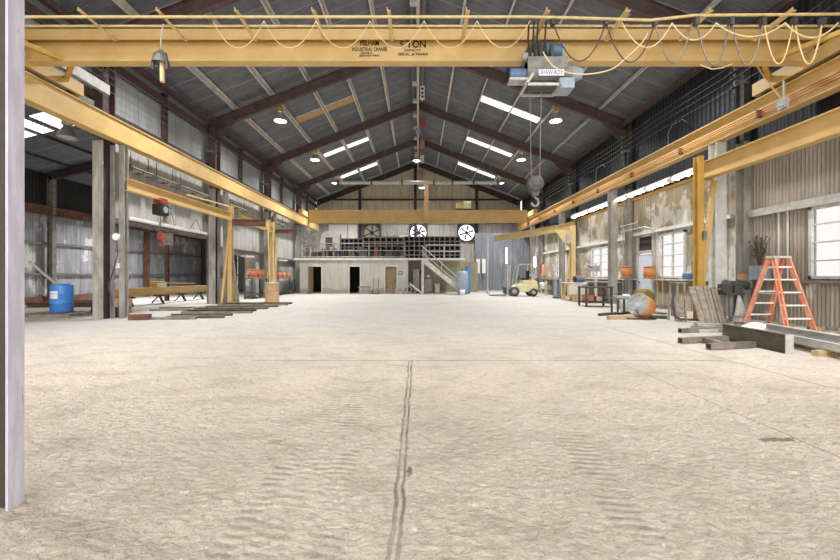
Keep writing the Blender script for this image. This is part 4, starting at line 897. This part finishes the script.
gasbottle('wire_reel', 'orange wire reel on the sill right of the pale door', 9.4, 15.7, 1.16, .22, .5, orange2, redor, group='orange reels along the walls')
struct(MB().box(9.1, 9.75, 17.05, 17.42, 1.15, 1.2), 'trim_8', midgrey, 'small wall bracket left of the pale door')
gasbottle('wire_reel', 'tan and orange reel standing on the long grey bench', 9.2, 22.3, 1.0, .25, .45, wood, redor, group='orange reels along the walls')
t = thing('fire_extinguisher', 'orange extinguisher hung on the post beside the forklift', 'extinguisher', (9.1, 29.0 - 1.5, 1.1))
x, y = 8.75, 27.0; MB().lathe((x, y, 1.2), [(0, 0), (.15, .02), (.16, .1), (.16, .75), (.08, .9), (0, .92)], 18).build('cylinder', orange, t); MB().cyl((x, y, 2.1), (x, y, 2.25), .05, n=8).build('valve', darkgrey, t); MB().tube([(x, y, 2.2), (x - .2, y - .1, 2.0), (x - .2, y - .1, 1.5)], .025).build('hose', black, t); MB().box(x - .05, x + .6, y + .1, y + .16, 1.16, 1.22).build('bracket', darkgrey, t)
t['_o'] = list(t.location)
t = thing('chair', 'cream metal chair by the window right of the forklift', 'chair', (8.0, 24.6, 0))
MB().box(7.75, 8.2, 24.4, 24.85, .45, .5).build('seat', cream, t)
for x, y in ((7.78, 24.43), (7.78, 24.82), (8.17, 24.43), (8.17, 24.82)): MB().bar((x, y, 0), (x, y, .95 if x > 8 else .45), .04, .04).build('leg', cream, t)
MB().box(8.15, 8.19, 24.43, 24.82, .65, .95).build('backrest', cream, t)
o = MB().lathe((7.95, 24.6, .5), [(0, 0), (.16, 0), (.2, .22), (.2, .34), (0, .36)], 18).build('plastic_tub', whiteclean); tag(o, 'white tub on the cream chair', 'tub')
t = thing('gas_cylinder_cart', 'pale blue gas cylinders standing on a cart by the far jib mast', 'cart', (8.0, 22.0, 0))
for dx in (-.15, .15): MB().lathe((8.0 + dx, 22, .08), [(0, 0), (.1, 0), (.11, .05), (.11, .8), (.06, .95), (.04, 1.02), (0, 1.04)], 16).build('cylinder', paleblue, t)
MB().box(7.7, 8.3, 21.85, 22.15, .02, .07).build('deck', darkgrey, t); MB().tube([(7.75, 22.15, .1), (7.75, 22.2, 1.2), (8.25, 22.2, 1.2), (8.25, 22.15, .1)], .02).build('handle', midgrey, t)
# ---- drum fan and neighbours
cx, cy = 5.72, 11.6
t = thing('drum_fan', 'orange drum fan with grey wire face tilted up on the floor', 'fan', (5.75, 11.75, 0))
ax_ = V((-.80, -.50, .34)).normalized(); c = V((6.61, 11.45, .385))
MB().lathe(c - ax_ * .2, [(.325, 0), (.34, .02), (.34, .38), (.325, .4), (.31, .38), (.31, .02), (.325, 0)], 36, ax_).build('drum', orange2, t)
f_ = MB()
for r in [.04 + .0228 * i for i in range(13)]:
    u = ax_.cross(V((0, 0, 1))).normalized(); w = ax_.cross(u)
    f_.tube([c + ax_ * .2 + (u * math.cos(a) + w * math.sin(a)) * r for a in [2 * math.pi * k / 28 for k in range(29)]], .008, 5)
for k in range(28):
    a = 2 * math.pi * k / 28; f_.tube([c + ax_ * .2, c + ax_ * .2 + (u * math.cos(a) + w * math.sin(a)) * .32], .006, 5)
f_.build('wire_guard', galv, t)
for k in range(4):
    a = math.pi * k / 2 + .4; d = u * math.cos(a) + w * math.sin(a); MB().bar(c + ax_ * .08 + d * .05, c + ax_ * .08 + d * .29, .15, .02, ax_ + d.cross(ax_) * .5).build('blade', galv, t)
MB().cyl(c - ax_ * .12, c + ax_ * .1, .08, n=14).build('motor', lightgrey, t)
MB().lathe(c - ax_ * .19, [(.0, 0), (.325, 0), (.325, .01), (0, .015)], 30, ax_).build('rear_guard', midgrey, t)
MB().tube([(6.1, 11.2, .03), (6.9, 11.2, .03), (6.95, 11.8, .03), (6.2, 11.9, .03), (6.1, 11.2, .03)], .025).tube([(6.5, 11.2, .03), (6.35, 11.25, .3)], .02).build('stand', darkgrey, t)
t = thing('draped_seat', 'olive canvas covered seat behind the drum fan', 'seat', (7.93, 13.55, 0))
vs = MB(); n = 14
vs.prism([(7.66, 0), (7.66, .5), (7.74, .74), (7.92, .84), (8.1, .76), (8.2, .5), (8.22, 0)], 13.3, 13.8); vs.build('cover', olive, t, .08)
for k in range(4): MB().tube([(7.72 + k * .14, 13.285, .02), (7.76 + k * .11, 13.285, .68)], .018).build('fold', olive, t)
o = MB().lathe((7.42, 13.75, 0), [(0, 0), (.18, .02), (.22, .25), (.2, .5), (.1, .62), (0, .64)], 14).build('plastic_bag', teal); tag(o, 'pale teal plastic sack beside the olive covered seat', 'bag')
t = thing('red_tub', 'orange red plastic tub on the floor beyond the drum fan', 'tub', (8.0, 14.9, 0)); MB().prism([(7.78, 0), (8.25, 0), (8.3, .42), (7.74, .42)], 14.7, 15.1).build('body', redor, t, .02); MB().box(7.7, 8.34, 14.66, 15.14, .4, .44).build('rim', redor, t)
gasbottle('wire_reel', 'low red cable reel next to the orange red tub', 8.4, 14.7, 0, .18, .3, redor, rust, group='orange reels along the walls')
t = thing('steel_table', 'low grey table with a plate on top left of the drum fan', 'table', (6.86, 13.05, 0)); MB().box(6.6, 7.12, 12.8, 13.3, .5, .54).build('top', midgrey, t)
for x, y in ((6.65, 12.85), (7.07, 12.85), (6.65, 13.25), (7.07, 13.25)): MB().bar((x, y, 0), (x, y, .5), .05, .05).build('leg', darkgrey, t)
o = MB().box(6.65, 7.05, 12.9, 13.2, .54, .6).build('steel_plate', lightgrey); tag(o, 'pale steel plate lying on the low grey table', 'plate')
def lying(lab, a, b, w, h, m, kind='bar', name='steel_bar', cat='steel bar', group=None, z=0.002):
    a = V(a); b = V(b); mb = MB()
    za = a.z if len(a) > 2 else 0
    a.z += h / 2 + z; b.z += h / 2 + z
    if kind == 'bar': mb.bar(a, b, w, h)
    elif kind == 'chan': mb.chan(a, b, h, w, .012)
    elif kind == 'ibeam': mb.ibeam(a, b, h, w, .012, .01)
    elif kind == 'tube':
        mb.bar(a, b, w, .008, off=(0, h / 2 - .004)); mb.bar(a, b, w, .008, off=(0, -h / 2 + .004)); mb.bar(a, b, .008, h, off=(w / 2 - .004, 0)); mb.bar(a, b, .008, h, off=(-w / 2 + .004, 0))
    elif kind == 'pipe': mb.cyl(a, b, h / 2, n=12)
    o = mb.build(name, m); tag(o, lab, cat, group); return o
def GG(px, py): return G(px, py)
lying('dark pipe on the floor left of the drum fan', GG(599, 316), GG(618, 314.5), .09, .09, darkgrey, 'pipe', 'steel_pipe', 'pipe')
lying('dark angle bar pointing at the drum fan', GG(619, 315), GG(632, 313), .08, .07, darkgrey, 'chan')
lying('tan timber on the floor just before the drum fan', GG(608, 319.5), GG(634, 319), .14, .1, wood, 'bar', 'timber', 'timber')
lying('tan steel pipe on the floor right of the drum fan', GG(650, 313), GG(666, 315), .08, .08, bare, 'pipe', 'steel_pipe', 'pipe')
lying('dark bar on the floor right of the drum fan base', GG(648, 318), GG(667, 319), .1, .09, plate, 'tube')
# brooms leaning on the right wall
for i, (p0, p1) in enumerate(((( 659, 308), (672, 262)), ((663, 309), (680, 258)))):
    a = G(*p0); b = V((9.6, a.y + .3, 1.75 + .2 * i)); t = thing('broom', ('pale broom leaning on the sill under the window, left one', 'pale broom leaning on the sill under the window, right one')[i], 'broom', (a.x, a.y, 0))
    MB().cyl(a + V((0, 0, .12)), b, .018, n=8).build('handle', wood, t); MB().box(a.x - .15, a.x + .15, a.y - .05, a.y + .05, 0.01, .14).build('brush', woodgrey, t)
# clutter at the ochre mast
t = thing('vise_stand', 'grey bench vise on a stand right of the ochre mast', 'vise', (8.15, 10.75, 0))
MB().cyl((8.6, 10.6, 0), (8.6, 10.6, .75), .06, n=12).box(8.4, 8.8, 10.4, 10.8, 0, .03).build('pedestal', midgrey, t); MB().box(8.35, 8.85, 10.45, 10.75, .75, .82).build('top', darkgrey, t); MB().box(8.3, 8.55, 10.5, 10.7, .82, 1.05).box(8.62, 8.85, 10.5, 10.7, .82, 1.0).build('jaw', darkgrey, t); MB().cyl((8.25, 10.6, .9), (8.95, 10.6, .9), .03, n=8).build('screw', midgrey, t); MB().cyl((8.25, 10.5, .9), (8.25, 10.75, .9), .015, n=6).build('handle', midgrey, t)
t = thing('bench_grinder', 'dark bench grinder hung at the base of the near column', 'grinder', (9.0, 11.0, .9)); MB().cyl((8.75, 10.9, 1.02), (9.25, 10.9, 1.02), .11, n=16).build('motor', darkgrey, t)
for x in (8.7, 9.3): MB().cyl((x - .03, 10.9, 1.02), (x + .03, 10.9, 1.02), .15, n=18).build('wheel', midgrey, t)
MB().box(8.9, 9.1, 10.8, 11.0, .0, .92).build('stand', darkgrey, t)
for i, (x, y, h, w, m, tx, lab) in enumerate(((7.72, 10.75, .98, .34, dirty, .12, 'large grimy grey panel leaning on the ochre mast'), (7.98, 10.7, 1.0, .14, dirty, .06, 'narrow grimy board leaning beside the grey panel'), (8.16, 10.66, .95, .14, woodgrey, .05, 'second narrow grimy board leaning near the vise'))):
    o = MB().bar((x + tx, y - .25, .01), (x, y + .02, h), w, .05, (0, -1, 0), w1=w * 1.1).bar((x + tx, y - .27, .02), (x, y - .02, h), w * .15, .05, (0, -1, 0)).build('leaning_board', m); tag(o, lab, 'panel')
t = thing('welding_cart', 'grimy welder stand draped in hoses left of the ochre mast', 'cart', (7.35, 10.95, 0))
for x, y in ((7.2, 10.8), (7.5, 10.8), (7.2, 11.1), (7.5, 11.1)): MB().bar((x, y, .0), (7.35 + (x - 7.35) * .6, y, 1.08), .04, .04).build('leg', dirty, t)
MB().box(7.2, 7.52, 10.8, 11.1, 1.06, 1.1).build('top', woodgrey, t); MB().box(7.25, 7.5, 10.82, 11.1, .12, .5).build('body', dirty, t, .03)
MB().tube([(7.15, 10.75, 1.0), (7.05, 10.7, .5), (7.1, 10.65, .15), (7.25, 10.6, .05)], .03).build('hose', darkgrey, t)
o = MB().prism([(8.42, .12), (8.72, .1), (8.7, .35), (8.6, .62), (8.52, .78), (8.48, .5)], 10.2, 10.32).build('cloth_sack', lightgrey, None, .04); tag(o, 'pale cloth sack hanging by the vise', 'sack')
t = thing('grey_crate', 'grey metal crate at the foot of the near column', 'box', (8.5, 9.9, 0)); MB().box(8.3, 8.62, 9.95, 10.2, 0, .2).build('body', lightgrey, t, .02); MB().box(8.28, 8.64, 9.93, 10.22, .2, .23).build('lid', midgrey, t)
# planter on the sill
t = thing('planter_box', 'pale blue grey planter box with dry brown stems on the right sill', 'planter', (9.6, 10.85, 1.16)); x, y = 9.52, 10.75
MB().box(x - .17, x + .17, y - .17, y + .17, 1.16, 1.55).build('box', paleblue, t, .01)
pl = MB()
for i in range(26):
    a = random.uniform(0, 6.28); s_ = random.uniform(.1, .32); hh = random.uniform(.35, .9)
    e = V((x + s_ * math.cos(a) * .7, y + s_ * math.sin(a), 1.5 + hh)); m0 = V((x + .05 * math.cos(a), y + .05 * math.sin(a), 1.5 + hh * .5)); pl.tube([(x, y, 1.5), m0, e], .008, 4)
    for k in range(3): q = m0.lerp(e, .3 + .3 * k); r_ = V((random.uniform(-.06, .06), random.uniform(-.06, .06), random.uniform(0, .08))); pl.bar(q, q + r_, .03, .006)
pl.build('dry_stems', dryplant, t)
t = thing('small_box', 'small orange brown box on the sill left of the planter', 'box', (9.5, 11.3, 1.16)); MB().box(9.42, 9.66, 11.12, 11.4, 1.16, 1.34).build('carton', cardboard, t); MB().box(9.4, 9.68, 11.1, 11.42, 1.34, 1.37).build('lid', redor, t)
t = thing('blue_jug', 'small blue and white jug on the sill by the ochre mast', 'jug', (9.5, 13.6, 1.16)); MB().box(9.4, 9.65, 13.4, 13.75, 1.16, 1.36).build('body', bluem, t, .02); MB().cyl((9.5, 13.55, 1.36), (9.5, 13.55, 1.44), .05, n=10).build('cap', whiteclean, t)
# ---- step ladder
t = thing('step_ladder', 'orange fibreglass step ladder standing open at the right wall', 'ladder', (8.66, 9.3, 0))
top = V((8.68, 9.3, 1.70))
for side, yb in ((-1, 8.72), (1, 9.88)):
    rl = []
    for sx in (-1, 1):
        a = V((8.66 + sx * .31, yb, .0)); b = V((8.68 + sx * .17, 9.3 + side * .07, 1.70)); rl.append((a, b))
        r_ = MB(); r_.chan(a, b, .1, .045, .01, (0, side, .2), sx); r_.build('rail', orange, t)
        MB().bar(a, a.lerp(b, .04), .045, .09, (0, side, .2)).build('foot', black, t)
    for k in range(1, 6):
        f = k * .305 / 1.75 ; a = rl[0][0].lerp(rl[0][1], f); b = rl[1][0].lerp(rl[1][1], f)
        MB().bar(a, b, .085, .034).build('step', whiteclean, t)
for sx in (-1, 1): MB().bar((8.66 + sx * .24, 9.02, .85), (8.66 + sx * .24, 9.58, .85), .01, .025).build('spreader', galv, t)
MB().box(8.47, 8.89, 9.17, 9.43, 1.69, 1.75).build('top_cap', lightgrey, t, .015)
# ---- steel on the right floor
lying('dark deep channel beam with a pale end on the right floor', (6.05, 6.3, 0), (6.12, 7.75, 0), .12, .31, plate, 'ibeam', 'channel_beam', 'steel beam')
o = MB().box(5.985, 6.115, 6.28, 6.295, .002, .315).build('end_plate', lightgrey); tag(o, 'pale square end plate against the deep dark channel beam', 'plate')
t = thing('tube_frame', 'welded rectangular tube frame lying on the floor in front of the dark channel', 'frame', (5.5, 6.9, 0))
def rtube(a, b, w, h): 
    m_ = MB(); a = V(a); b = V(b)
    m_.bar(a, b, w, .008, off=(0, h / 2 - .004)).bar(a, b, w, .008, off=(0, -h / 2 + .004)).bar(a, b, .008, h, off=(w / 2 - .004, 0)).bar(a, b, .008, h, off=(-w / 2 + .004, 0)); return m_
rtube((4.98, 6.62, .06), (5.95, 6.85, .06), .1, .1).build('front_tube', bare, t)
rtube((4.92, 7.25, .06), (6.0, 7.5, .06), .1, .1).build('rear_tube', bare, t)
rtube((5.35, 6.75, .06), (5.45, 7.34, .06), .1, .09).build('cross_tube', bare, t)
lying('square steel tube far left in the pile by the ladder', GG(680, 333), GG(727, 331), .1, .1, bare, 'tube', 'steel_tube', 'steel tube')
lying('weathered timber lying across the pile before the ladder', GG(700, 330), GG(735, 334), .12, .09, woodgrey, 'bar', 'timber', 'timber')
lying('thick weathered beam behind the dark channel', GG(725, 335), GG(755, 341), .16, .16, bare, 'ibeam', 'steel_beam', 'steel beam')
lying('short pale tube in front of the ochre mast', GG(696, 327), GG(720, 327), .09, .08, lightgrey, 'tube', 'steel_tube', 'steel tube')
lying('thin rusty bar on the floor left of the ochre mast', GG(680, 320), GG(700, 321), .06, .05, rust, 'bar')
lying('pale flat plate lying before the ladder', GG(729, 328), GG(744, 329), .3, .05, lightgrey, 'bar', 'steel_plate', 'plate')
o = MB().lathe(G(757, 332), [(0, .22), (.12, .21), (.28, .12), (.38, .04), (.42, .0)], 14).build('plastic_sheet', clothw); tag(o, 'crumpled white plastic heap in front of the ladder', 'plastic sheet')
for i, (y_, nm) in enumerate(((0, 'nearest'), (.14, 'middle'), (.28, 'farthest'))):
    lying('pale ribbed steel channel bundle on the right floor, %s strip' % nm, (6.32 + i * .16, 5.0, .1), (6.75 + i * .16, 7.6, .1), .13, .12, (lightgrey, galv, bare)[i], 'chan', 'steel_channel', 'steel channel', 'pale channels on the right floor')
lying('long grey channel lying on top of the pale channel bundle', (6.55, 5.0, .226), (6.95, 7.7, .226), .14, .1, lightgrey, 'ibeam', 'steel_channel', 'steel channel', 'pale channels on the right floor')
for i, (x, y) in enumerate(((6.45, 5.4), (6.55, 6.1), (6.75, 7.0))):
    lying('yellow timber block under the pale channels, %s one' % ('nearest', 'middle', 'farthest')[i], (x - .28, y, 0), (x + .4, y + .05, 0), .1, .09, wood, 'bar', 'timber_block', 'timber', 'blocks under the channels')
lying('rough brown board along the wall base right of the ladder', (8.7, 8.1, 0), (9.3, 6.9, 0), .15, .1, woodgrey, 'bar', 'timber', 'timber')
lying('grey pipe along the wall base right of the ladder', (8.9, 8.5, 0), (9.5, 6.8, 0), .09, .09, midgrey, 'pipe', 'steel_pipe', 'pipe')
lying('second rough board behind the ladder feet', (8.0, 9.9, 0), (9.3, 9.6, 0), .14, .08, woodgrey, 'bar', 'timber', 'timber')
for i, (x, y, L_, m, lab) in enumerate(((6.6, 9.3, .9, woodgrey, 'broken grey board in the pile left of the ladder'), (7.0, 8.8, .7, bare, 'short bare bar in the pile left of the ladder'), (7.6, 9.2, .8, woodgrey, 'grey offcut board just before the grey panel'), (6.3, 8.7, .6, lightgrey, 'pale short bar at the left edge of the pile'), (7.3, 8.2, .9, bare, 'bare bar behind the deep dark channel'), (9.2, 9.1, .7, wood, 'pale board behind the ladder at the wall'), (8.9, 7.6, .9, woodgrey, 'grey board at the right frame edge by the wall'))):
    lying(lab, (x, y, 0), (x + L_, y - .25 + .1 * (i % 4), 0), .11, .07, m, 'bar' if i % 2 == 0 else 'tube', 'timber' if m in (wood, woodgrey) else 'steel_bar', 'timber' if m in (wood, woodgrey) else 'steel bar')
for i in range(26):
    x = random.uniform(7.0, 9.4); y = random.uniform(7.9, 10.2)
    if 8.2 < x < 9.1 and 8.5 < y < 10: x -= 1.1
    s_ = random.uniform(.05, .11); o = MB().prism([(x - s_, y - s_ * .7), (x + s_ * .6, y - s_), (x + s_, y + s_ * .4), (x, y + s_)], .0, s_, 'xy').build('scrap_offcut', random.choice([woodgrey, bare, lightgrey, plate])); tag(o, 'small scrap offcut on the floor around the ladder', 'scrap', 'scraps around the ladder')
# ================================================================ LEFT SIDE
# pallet, drum
t = thing('wooden_pallet', 'low wooden pallet under the blue drum', 'pallet', (-11.4, 12.3, 0))
for y in (11.75, 12.3, 12.85): MB().box(-12.1, -10.6, y - .05, y + .05, 0, .09).build('bearer', woodgrey, t)
for i in range(6): x = -12.03 + i * .27; MB().box(x - .06, x + .06, 11.7, 12.9, .09, .115).build('board', woodgrey, t)
dx, dy = -11.35, 12.3
t = thing('plastic_drum', 'blue plastic drum with a white label on a pallet', 'drum', (dx, dy, .115))
MB().lathe((dx, dy, .115), [(0, 0), (.26, 0), (.285, .04), (.29, .28), (.3, .3), (.29, .32), (.29, .58), (.3, .6), (.29, .62), (.285, .84), (.25, .9), (.24, .9), (.23, .86), (0, .86)], 36).build('body', blue, t)
l_ = MB(); n = 8; vs = []
for k in range(n + 1):
    a = R(238 + k * 6 + 25); vs += [(dx + .296 * math.cos(a - .3), dy + .296 * math.sin(a - .3), .56), (dx + .296 * math.cos(a - .3), dy + .296 * math.sin(a - .3), .80)]
l_.add(vs, [(2 * i, 2 * i + 2, 2 * i + 3, 2 * i + 1) for i in range(n)]); l_.build('label', whiteclean, t)
MB().cyl((dx + .1, dy, .97), (dx + .1, dy, 1.02), .035, n=10).build('bung', white, t)
o = MB().cyl((dx - .15, dy, .99), P(29, 261, 11.9), .04, n=10).build('steel_pipe', lightgrey); tag(o, 'grey pipe sticking out of the top of the blue drum', 'pipe')
for i, (y, m) in enumerate(((15.6, rust), (16.3, plate), (17.0, rust))): lying('rusty beam stacked low in the aisle behind the blue drum, %s' % ('front one', 'middle one', 'rear one')[i], (-15.8, y, 0), (-12.8, y + .3, 0), .2, .2, m, 'ibeam', 'rusty_beam', 'steel beam', 'rusty beams in the aisle')
# yellow beam on stands
t = thing('spare_crane_girder', 'long yellow crane girder lying on stands in the side aisle', 'girder', (-12, 18, 0))
MB().ibeam((-12.1, 15.2, .58), (-11.9, 21.8, .58), .34, .24, .02, .014).build('girder', yellow, t)
b_ = MB().box(-12.25, -11.8, 17.6, 18.1, .76, 1.02).build('motor_box', yellow_dark, t, .03); MB().box(-11.85, -11.72, 17.55, 18.0, .74, .95).build('cover', cream, b_); MB().bar((-12, 18.1, .95), (-11.9, 20.6, .88), .05, .05).build('conduit', yellow, t)
for i, y in enumerate((16.0, 17.9, 19.6, 21.2)):
    t = thing('pipe_stand', 'grey stand holding up the yellow girder, %s' % ('nearest one', 'second one', 'third one', 'farthest one')[i], 'stand', (-12, y, 0), 'stands under the yellow girder')
    MB().box(-12.25, -11.75, y - .06, y + .06, .33, .41).build('head', darkgrey, t)
    for a in (-1, 1): MB().bar((-12 + a * .05, y, .33), (-12 + a * .28, y - .1, 0.01), .05, .05).build('leg', darkgrey, t)
    MB().bar((-12, y, .33), (-12, y + .25, .01), .05, .05).build('leg', darkgrey, t)
# steel bars on the floor along the left
bars = [(166, 224, 318.3), (172, 232, 316), (182, 252, 313.5), (186, 256, 311.5), (193, 268, 309.4), (206, 278, 307.4), (218, 288, 305.6), (226, 292, 304.2)]
for i, (a, b, py) in enumerate(bars):
    lying('flat steel bar in the row on the left floor, %s' % ('nearest the camera', 'second from the camera', 'third from the camera', 'fourth from the camera', 'fifth from the camera', 'sixth from the camera', 'seventh from the camera', 'farthest one')[i], G(a, py), G(b, py - .3), .14, .07, (bare, plate, bare, rust)[i % 4], ('chan', 'bar', 'tube', 'chan')[i % 4], 'steel_bar', 'steel bar', 'steel bars on the left floor')
for i, (a, b, py, m) in enumerate(((130, 150, 320, rust), (150, 196, 319.6, bare), (150, 190, 311, woodgrey), (160, 205, 308.6, bare))): lying('%s by the opening of the left aisle' % ('short rusty block', 'long grey bar nearest', 'weathered timber', 'long grey bar behind')[i], G(a, py), G(b, py - .3), .2 if i == 0 else .12, .16 if i == 0 else .07, m, 'bar')
t = thing('parts_bin', 'dark small bin standing between the two near left posts', 'bin', (-8.9 + -.25, 11.9, 0)); MB().prism([(-9.3, 0), (-9.02, 0), (-9.0, .3), (-9.32, .3)], 11.75, 12.05).build('body', darkgrey, t); MB().box(-9.34, -8.98, 11.73, 12.07, .28, .31).build('rim', black, t)
crate('brown carton behind the left building post', -10.35, 13.2, 0, .35, .3, .5, cardboard)
t = thing('loose_tyred_roller', 'dark wheel leaning behind the left building post', 'wheel', (-10.2, 12.5, 0)); MB().lathe((-10.6, 12.6, .17), [(.08, 0), (.16, 0), (.17, .05), (.16, .1), (.08, .1), (.08, 0)], 20, (1, .3, 0)).build('tyre', black, t); MB().lathe((-10.6, 12.6, .17), [(0, .03), (.08, .03), (.08, .07), (0, .07)], 14, (1, .3, 0)).build('hub', midgrey, t)
# gauge on the crane post
t = thing('wall_gauge', 'white round gauge on the near left crane post', 'gauge', (-8.75, 11.25, 2.3)); MB().cyl((-8.78, 11.26, 2.41), (-8.78, 11.2, 2.41), .1, n=20).build('dial', whiteclean, t); MB().box(-8.8, -8.7, 11.22, 11.27, 1.5, 1.65).build('switch_box', white, t)
o = MB().tube([(-8.78, 11.24, 2.3), (-8.72, 11.2, 1.9), (-8.8, 11.18, 1.5), (-8.95, 11.16, 1.0), (-8.85, 11.2, .4)], .018).build('air_hose', darkgrey); tag(o, 'dark hose hanging down the near left crane post', 'hose')
# cardboard drum
bx, by = -7.12, 18.85
t = thing('fibre_drum', 'tan cardboard fibre drum standing by the left jib masts', 'drum', (bx, by, 0)); MB().lathe((bx, by, 0), [(0, 0), (.33, 0), (.335, .03), (.33, .06), (.33, .9), (.335, .93), (.33, .97), (.31, .97), (.31, .1), (0, .1)], 32).build('body', cardboard, t)
MB().lathe((bx, by, .9), [(.334, 0), (.342, .02), (.342, .07), (.334, .08)], 32).build('rim_band', galv, t)
for i, (px1, py1, ex) in enumerate(((268, 222, -.12), (274, 222, .1), (277, 238, .16))):
    q = P(px1, py1, 19.1); o = MB().bar((bx + ex * .6, by, .12), q, .07, .07).build('timber_pole', yellow_pale); tag(o, 'pale yellow pole standing in the fibre drum, %s' % ('left one', 'middle one', 'right shorter one')[i], 'pole', 'poles in the fibre drum')
# left benches and reels
def lbench(lab, y0, y1, h=1.15): return bench(lab, -9.45, -8.95, y0, y1, h, midgrey, darkgrey)
lbench('grey shelf bench on the left wall beyond the first jib mast', 20.9, 23.0); lbench('grey shelf bench on the left wall near the mezzanine', 24.8, 28.2)
for i, y in enumerate((21.2, 21.75, 22.3, 22.8)): gasbottle('wire_reel', 'orange wire reel on the left shelf bench, %s of four' % ('nearest', 'second', 'third', 'farthest')[i], -9.2, y, 1.15, .16, .48, redor, orange2, group='orange reels along the walls')
for i, y in enumerate((25.6, 26.4, 27.4)): gasbottle('wire_reel', 'orange wire reel on the bench near the mezzanine, %s of three' % ('nearest', 'middle', 'farthest')[i], -9.2, y, 1.15, .16, .45, orange, redor, group='orange reels along the walls')
gasbottle('wire_reel', 'orange reel on a small shelf just past the second left post', -9.3, 18.6, 1.2, .2, .5, redor, orange2, group='orange reels along the walls'); struct(MB().box(-9.6, -9.05, 18.3, 18.9, 1.14, 1.2), 'trim_9', midgrey, 'small shelf past the second left post')
for i, y in enumerate((21.0, 26.5)):
    t = thing('strip_light', 'short white lamp under the ledge of the left wall, %s' % ('by the dark doorway', 'near the mezzanine')[i], 'lamp', (-9.3, y, 2.3), 'strip lights along the left wall'); MB().box(-9.42, -9.12, y - .5, y + .5, 2.3, 2.38).build('reflector', whiteclean, t); MB().cyl((-9.27, y - .45, 2.28), (-9.27, y + .45, 2.28), .02, n=8).build('tube', tubeoff, t)
    MB().cyl((-9.4, y, 2.38), (-9.5, y, 2.5), .012, n=6).build('hanger', darkgrey, t)
for i, (y, z0, z1) in enumerate(((19.0, .0, 2.3), (24.35, 0, 2.6))):
    o = MB().bar((-9.0, y, z0), (-9.45, y + .2, z1), .1, .1).bar((-9.0, y + .2, z0), (-9.45, y + .35, z1), .08, .08).build('leaning_timber', woodgrey); tag(o, ('grey boards leaning on the left wall before the dark doorway', 'grey boards leaning on the left wall at the third post')[i], 'timber')
t = thing('pipe_cover', 'grey cowl box over the post inside the aisle opening', 'box', (-12, 19.5, 2.4)); q = P(167, 245, 20.2); MB().box(q.x - .2, q.x + .2, 20.0, 20.4, q.z, q.z + .6).build('cowl', lightgrey, t); MB().ibeam((q.x, 20.2, 0), (q.x, 20.2, q.z), .16, .16, .012, .01, (0, 1, 0)).build('post', rust, t)
# tie wires
for i, (a, b) in enumerate((((150, 236), (172, 208)), ((178, 238), (170, 208)), ((188, 233), (196, 219)), ((203, 236), (196, 219)))):
    p = P(*a, 386 * 9.45 / (418 - a[0])); q = P(*b, 386 * 9.45 / (418 - b[0])); o = MB().cyl(p, q, .012, n=6).build('stay_wire', darkgrey); tag(o, 'dark stay wire on the white siding over the aisle opening', 'wire', 'stay wires on the left siding')
# pipes and conduits on right wall
for i, (x, y, z0, z1) in enumerate(((9.62, 18.1, .1, 4.6), (9.66, 12.4, 1.2, 4.6), (9.66, 13.2, 1.2, 3.0), (9.66, 24.1, .3, 4.6))):
    o = MB().cyl((x, y, z0), (x, y, z1), .035, n=10).build('conduit_pipe', lightgrey); tag(o, 'grey conduit running up the right wall, %s' % ('left of the pale door', 'behind the ochre mast', 'just right of the window by the mast', 'by the far workbench')[i], 'pipe', 'conduits on the right wall')
o = MB().tube([(9.4, 17.9, 3.3), (9.4, 16.0, 3.3), (9.5, 15.7, 3.2), (9.6, 15.7, 3.0)], .03).tube([(9.4, 17.9, 3.55), (9.4, 16.6, 3.55)], .03).build('conduit_pipe', galv); tag(o, 'galvanised pipe crossing above the pale door', 'pipe')
for y, z0, z1 in ((9.65 + 5, 5.6, 6.4), (20.6, 5.6, 6.5)):
    o = MB().tube([(9.5, y, 5.3), (9.5, y, z1 + .3), (9.5, y - .2, z1 + .5), (9.5, y - .8, z1 + .5), (9.5, y - 1, z1 + .3)], .02).build('conduit_pipe', midgrey); tag(o, 'bent grey conduit on the dark siding %s' % ('over the near windows' if y < 18 else 'over the far windows'), 'pipe', 'conduits on the right wall')
# ================================================================ SKY, CAMERA
sc = bpy.context.scene
w = bpy.data.worlds.new('sky'); sc.world = w; w.use_nodes = True
bg = w.node_tree.nodes['Background']; bg.inputs[0].default_value = (1, .985, .96, 1); bg.inputs[1].default_value = 2.0
cd = bpy.data.cameras.new('camera'); cam = bpy.data.objects.new('camera', cd); C.objects.link(cam); sc.camera = cam
cd.sensor_width = 36; cd.lens = FX / 840 * 36; cam.location = (0, 0, H); cam.rotation_euler = (R(90), 0, 0)
cd.shift_x = (420 - CX) / 840; cd.shift_y = -(280 - CY) / 840; cd.clip_start = .05; cd.clip_end = 200
vs = sc.view_settings; vs.view_transform = 'Standard'; vs.look = 'None'; vs.gamma = 1; vs.exposure = .6; vs.use_curve_mapping = False
sc.cycles.use_denoising = True; sc.cycles.max_bounces = 10; sc.cycles.diffuse_bounces = 6
for o in bpy.data.objects:
    if '_o' in o: del o['_o']
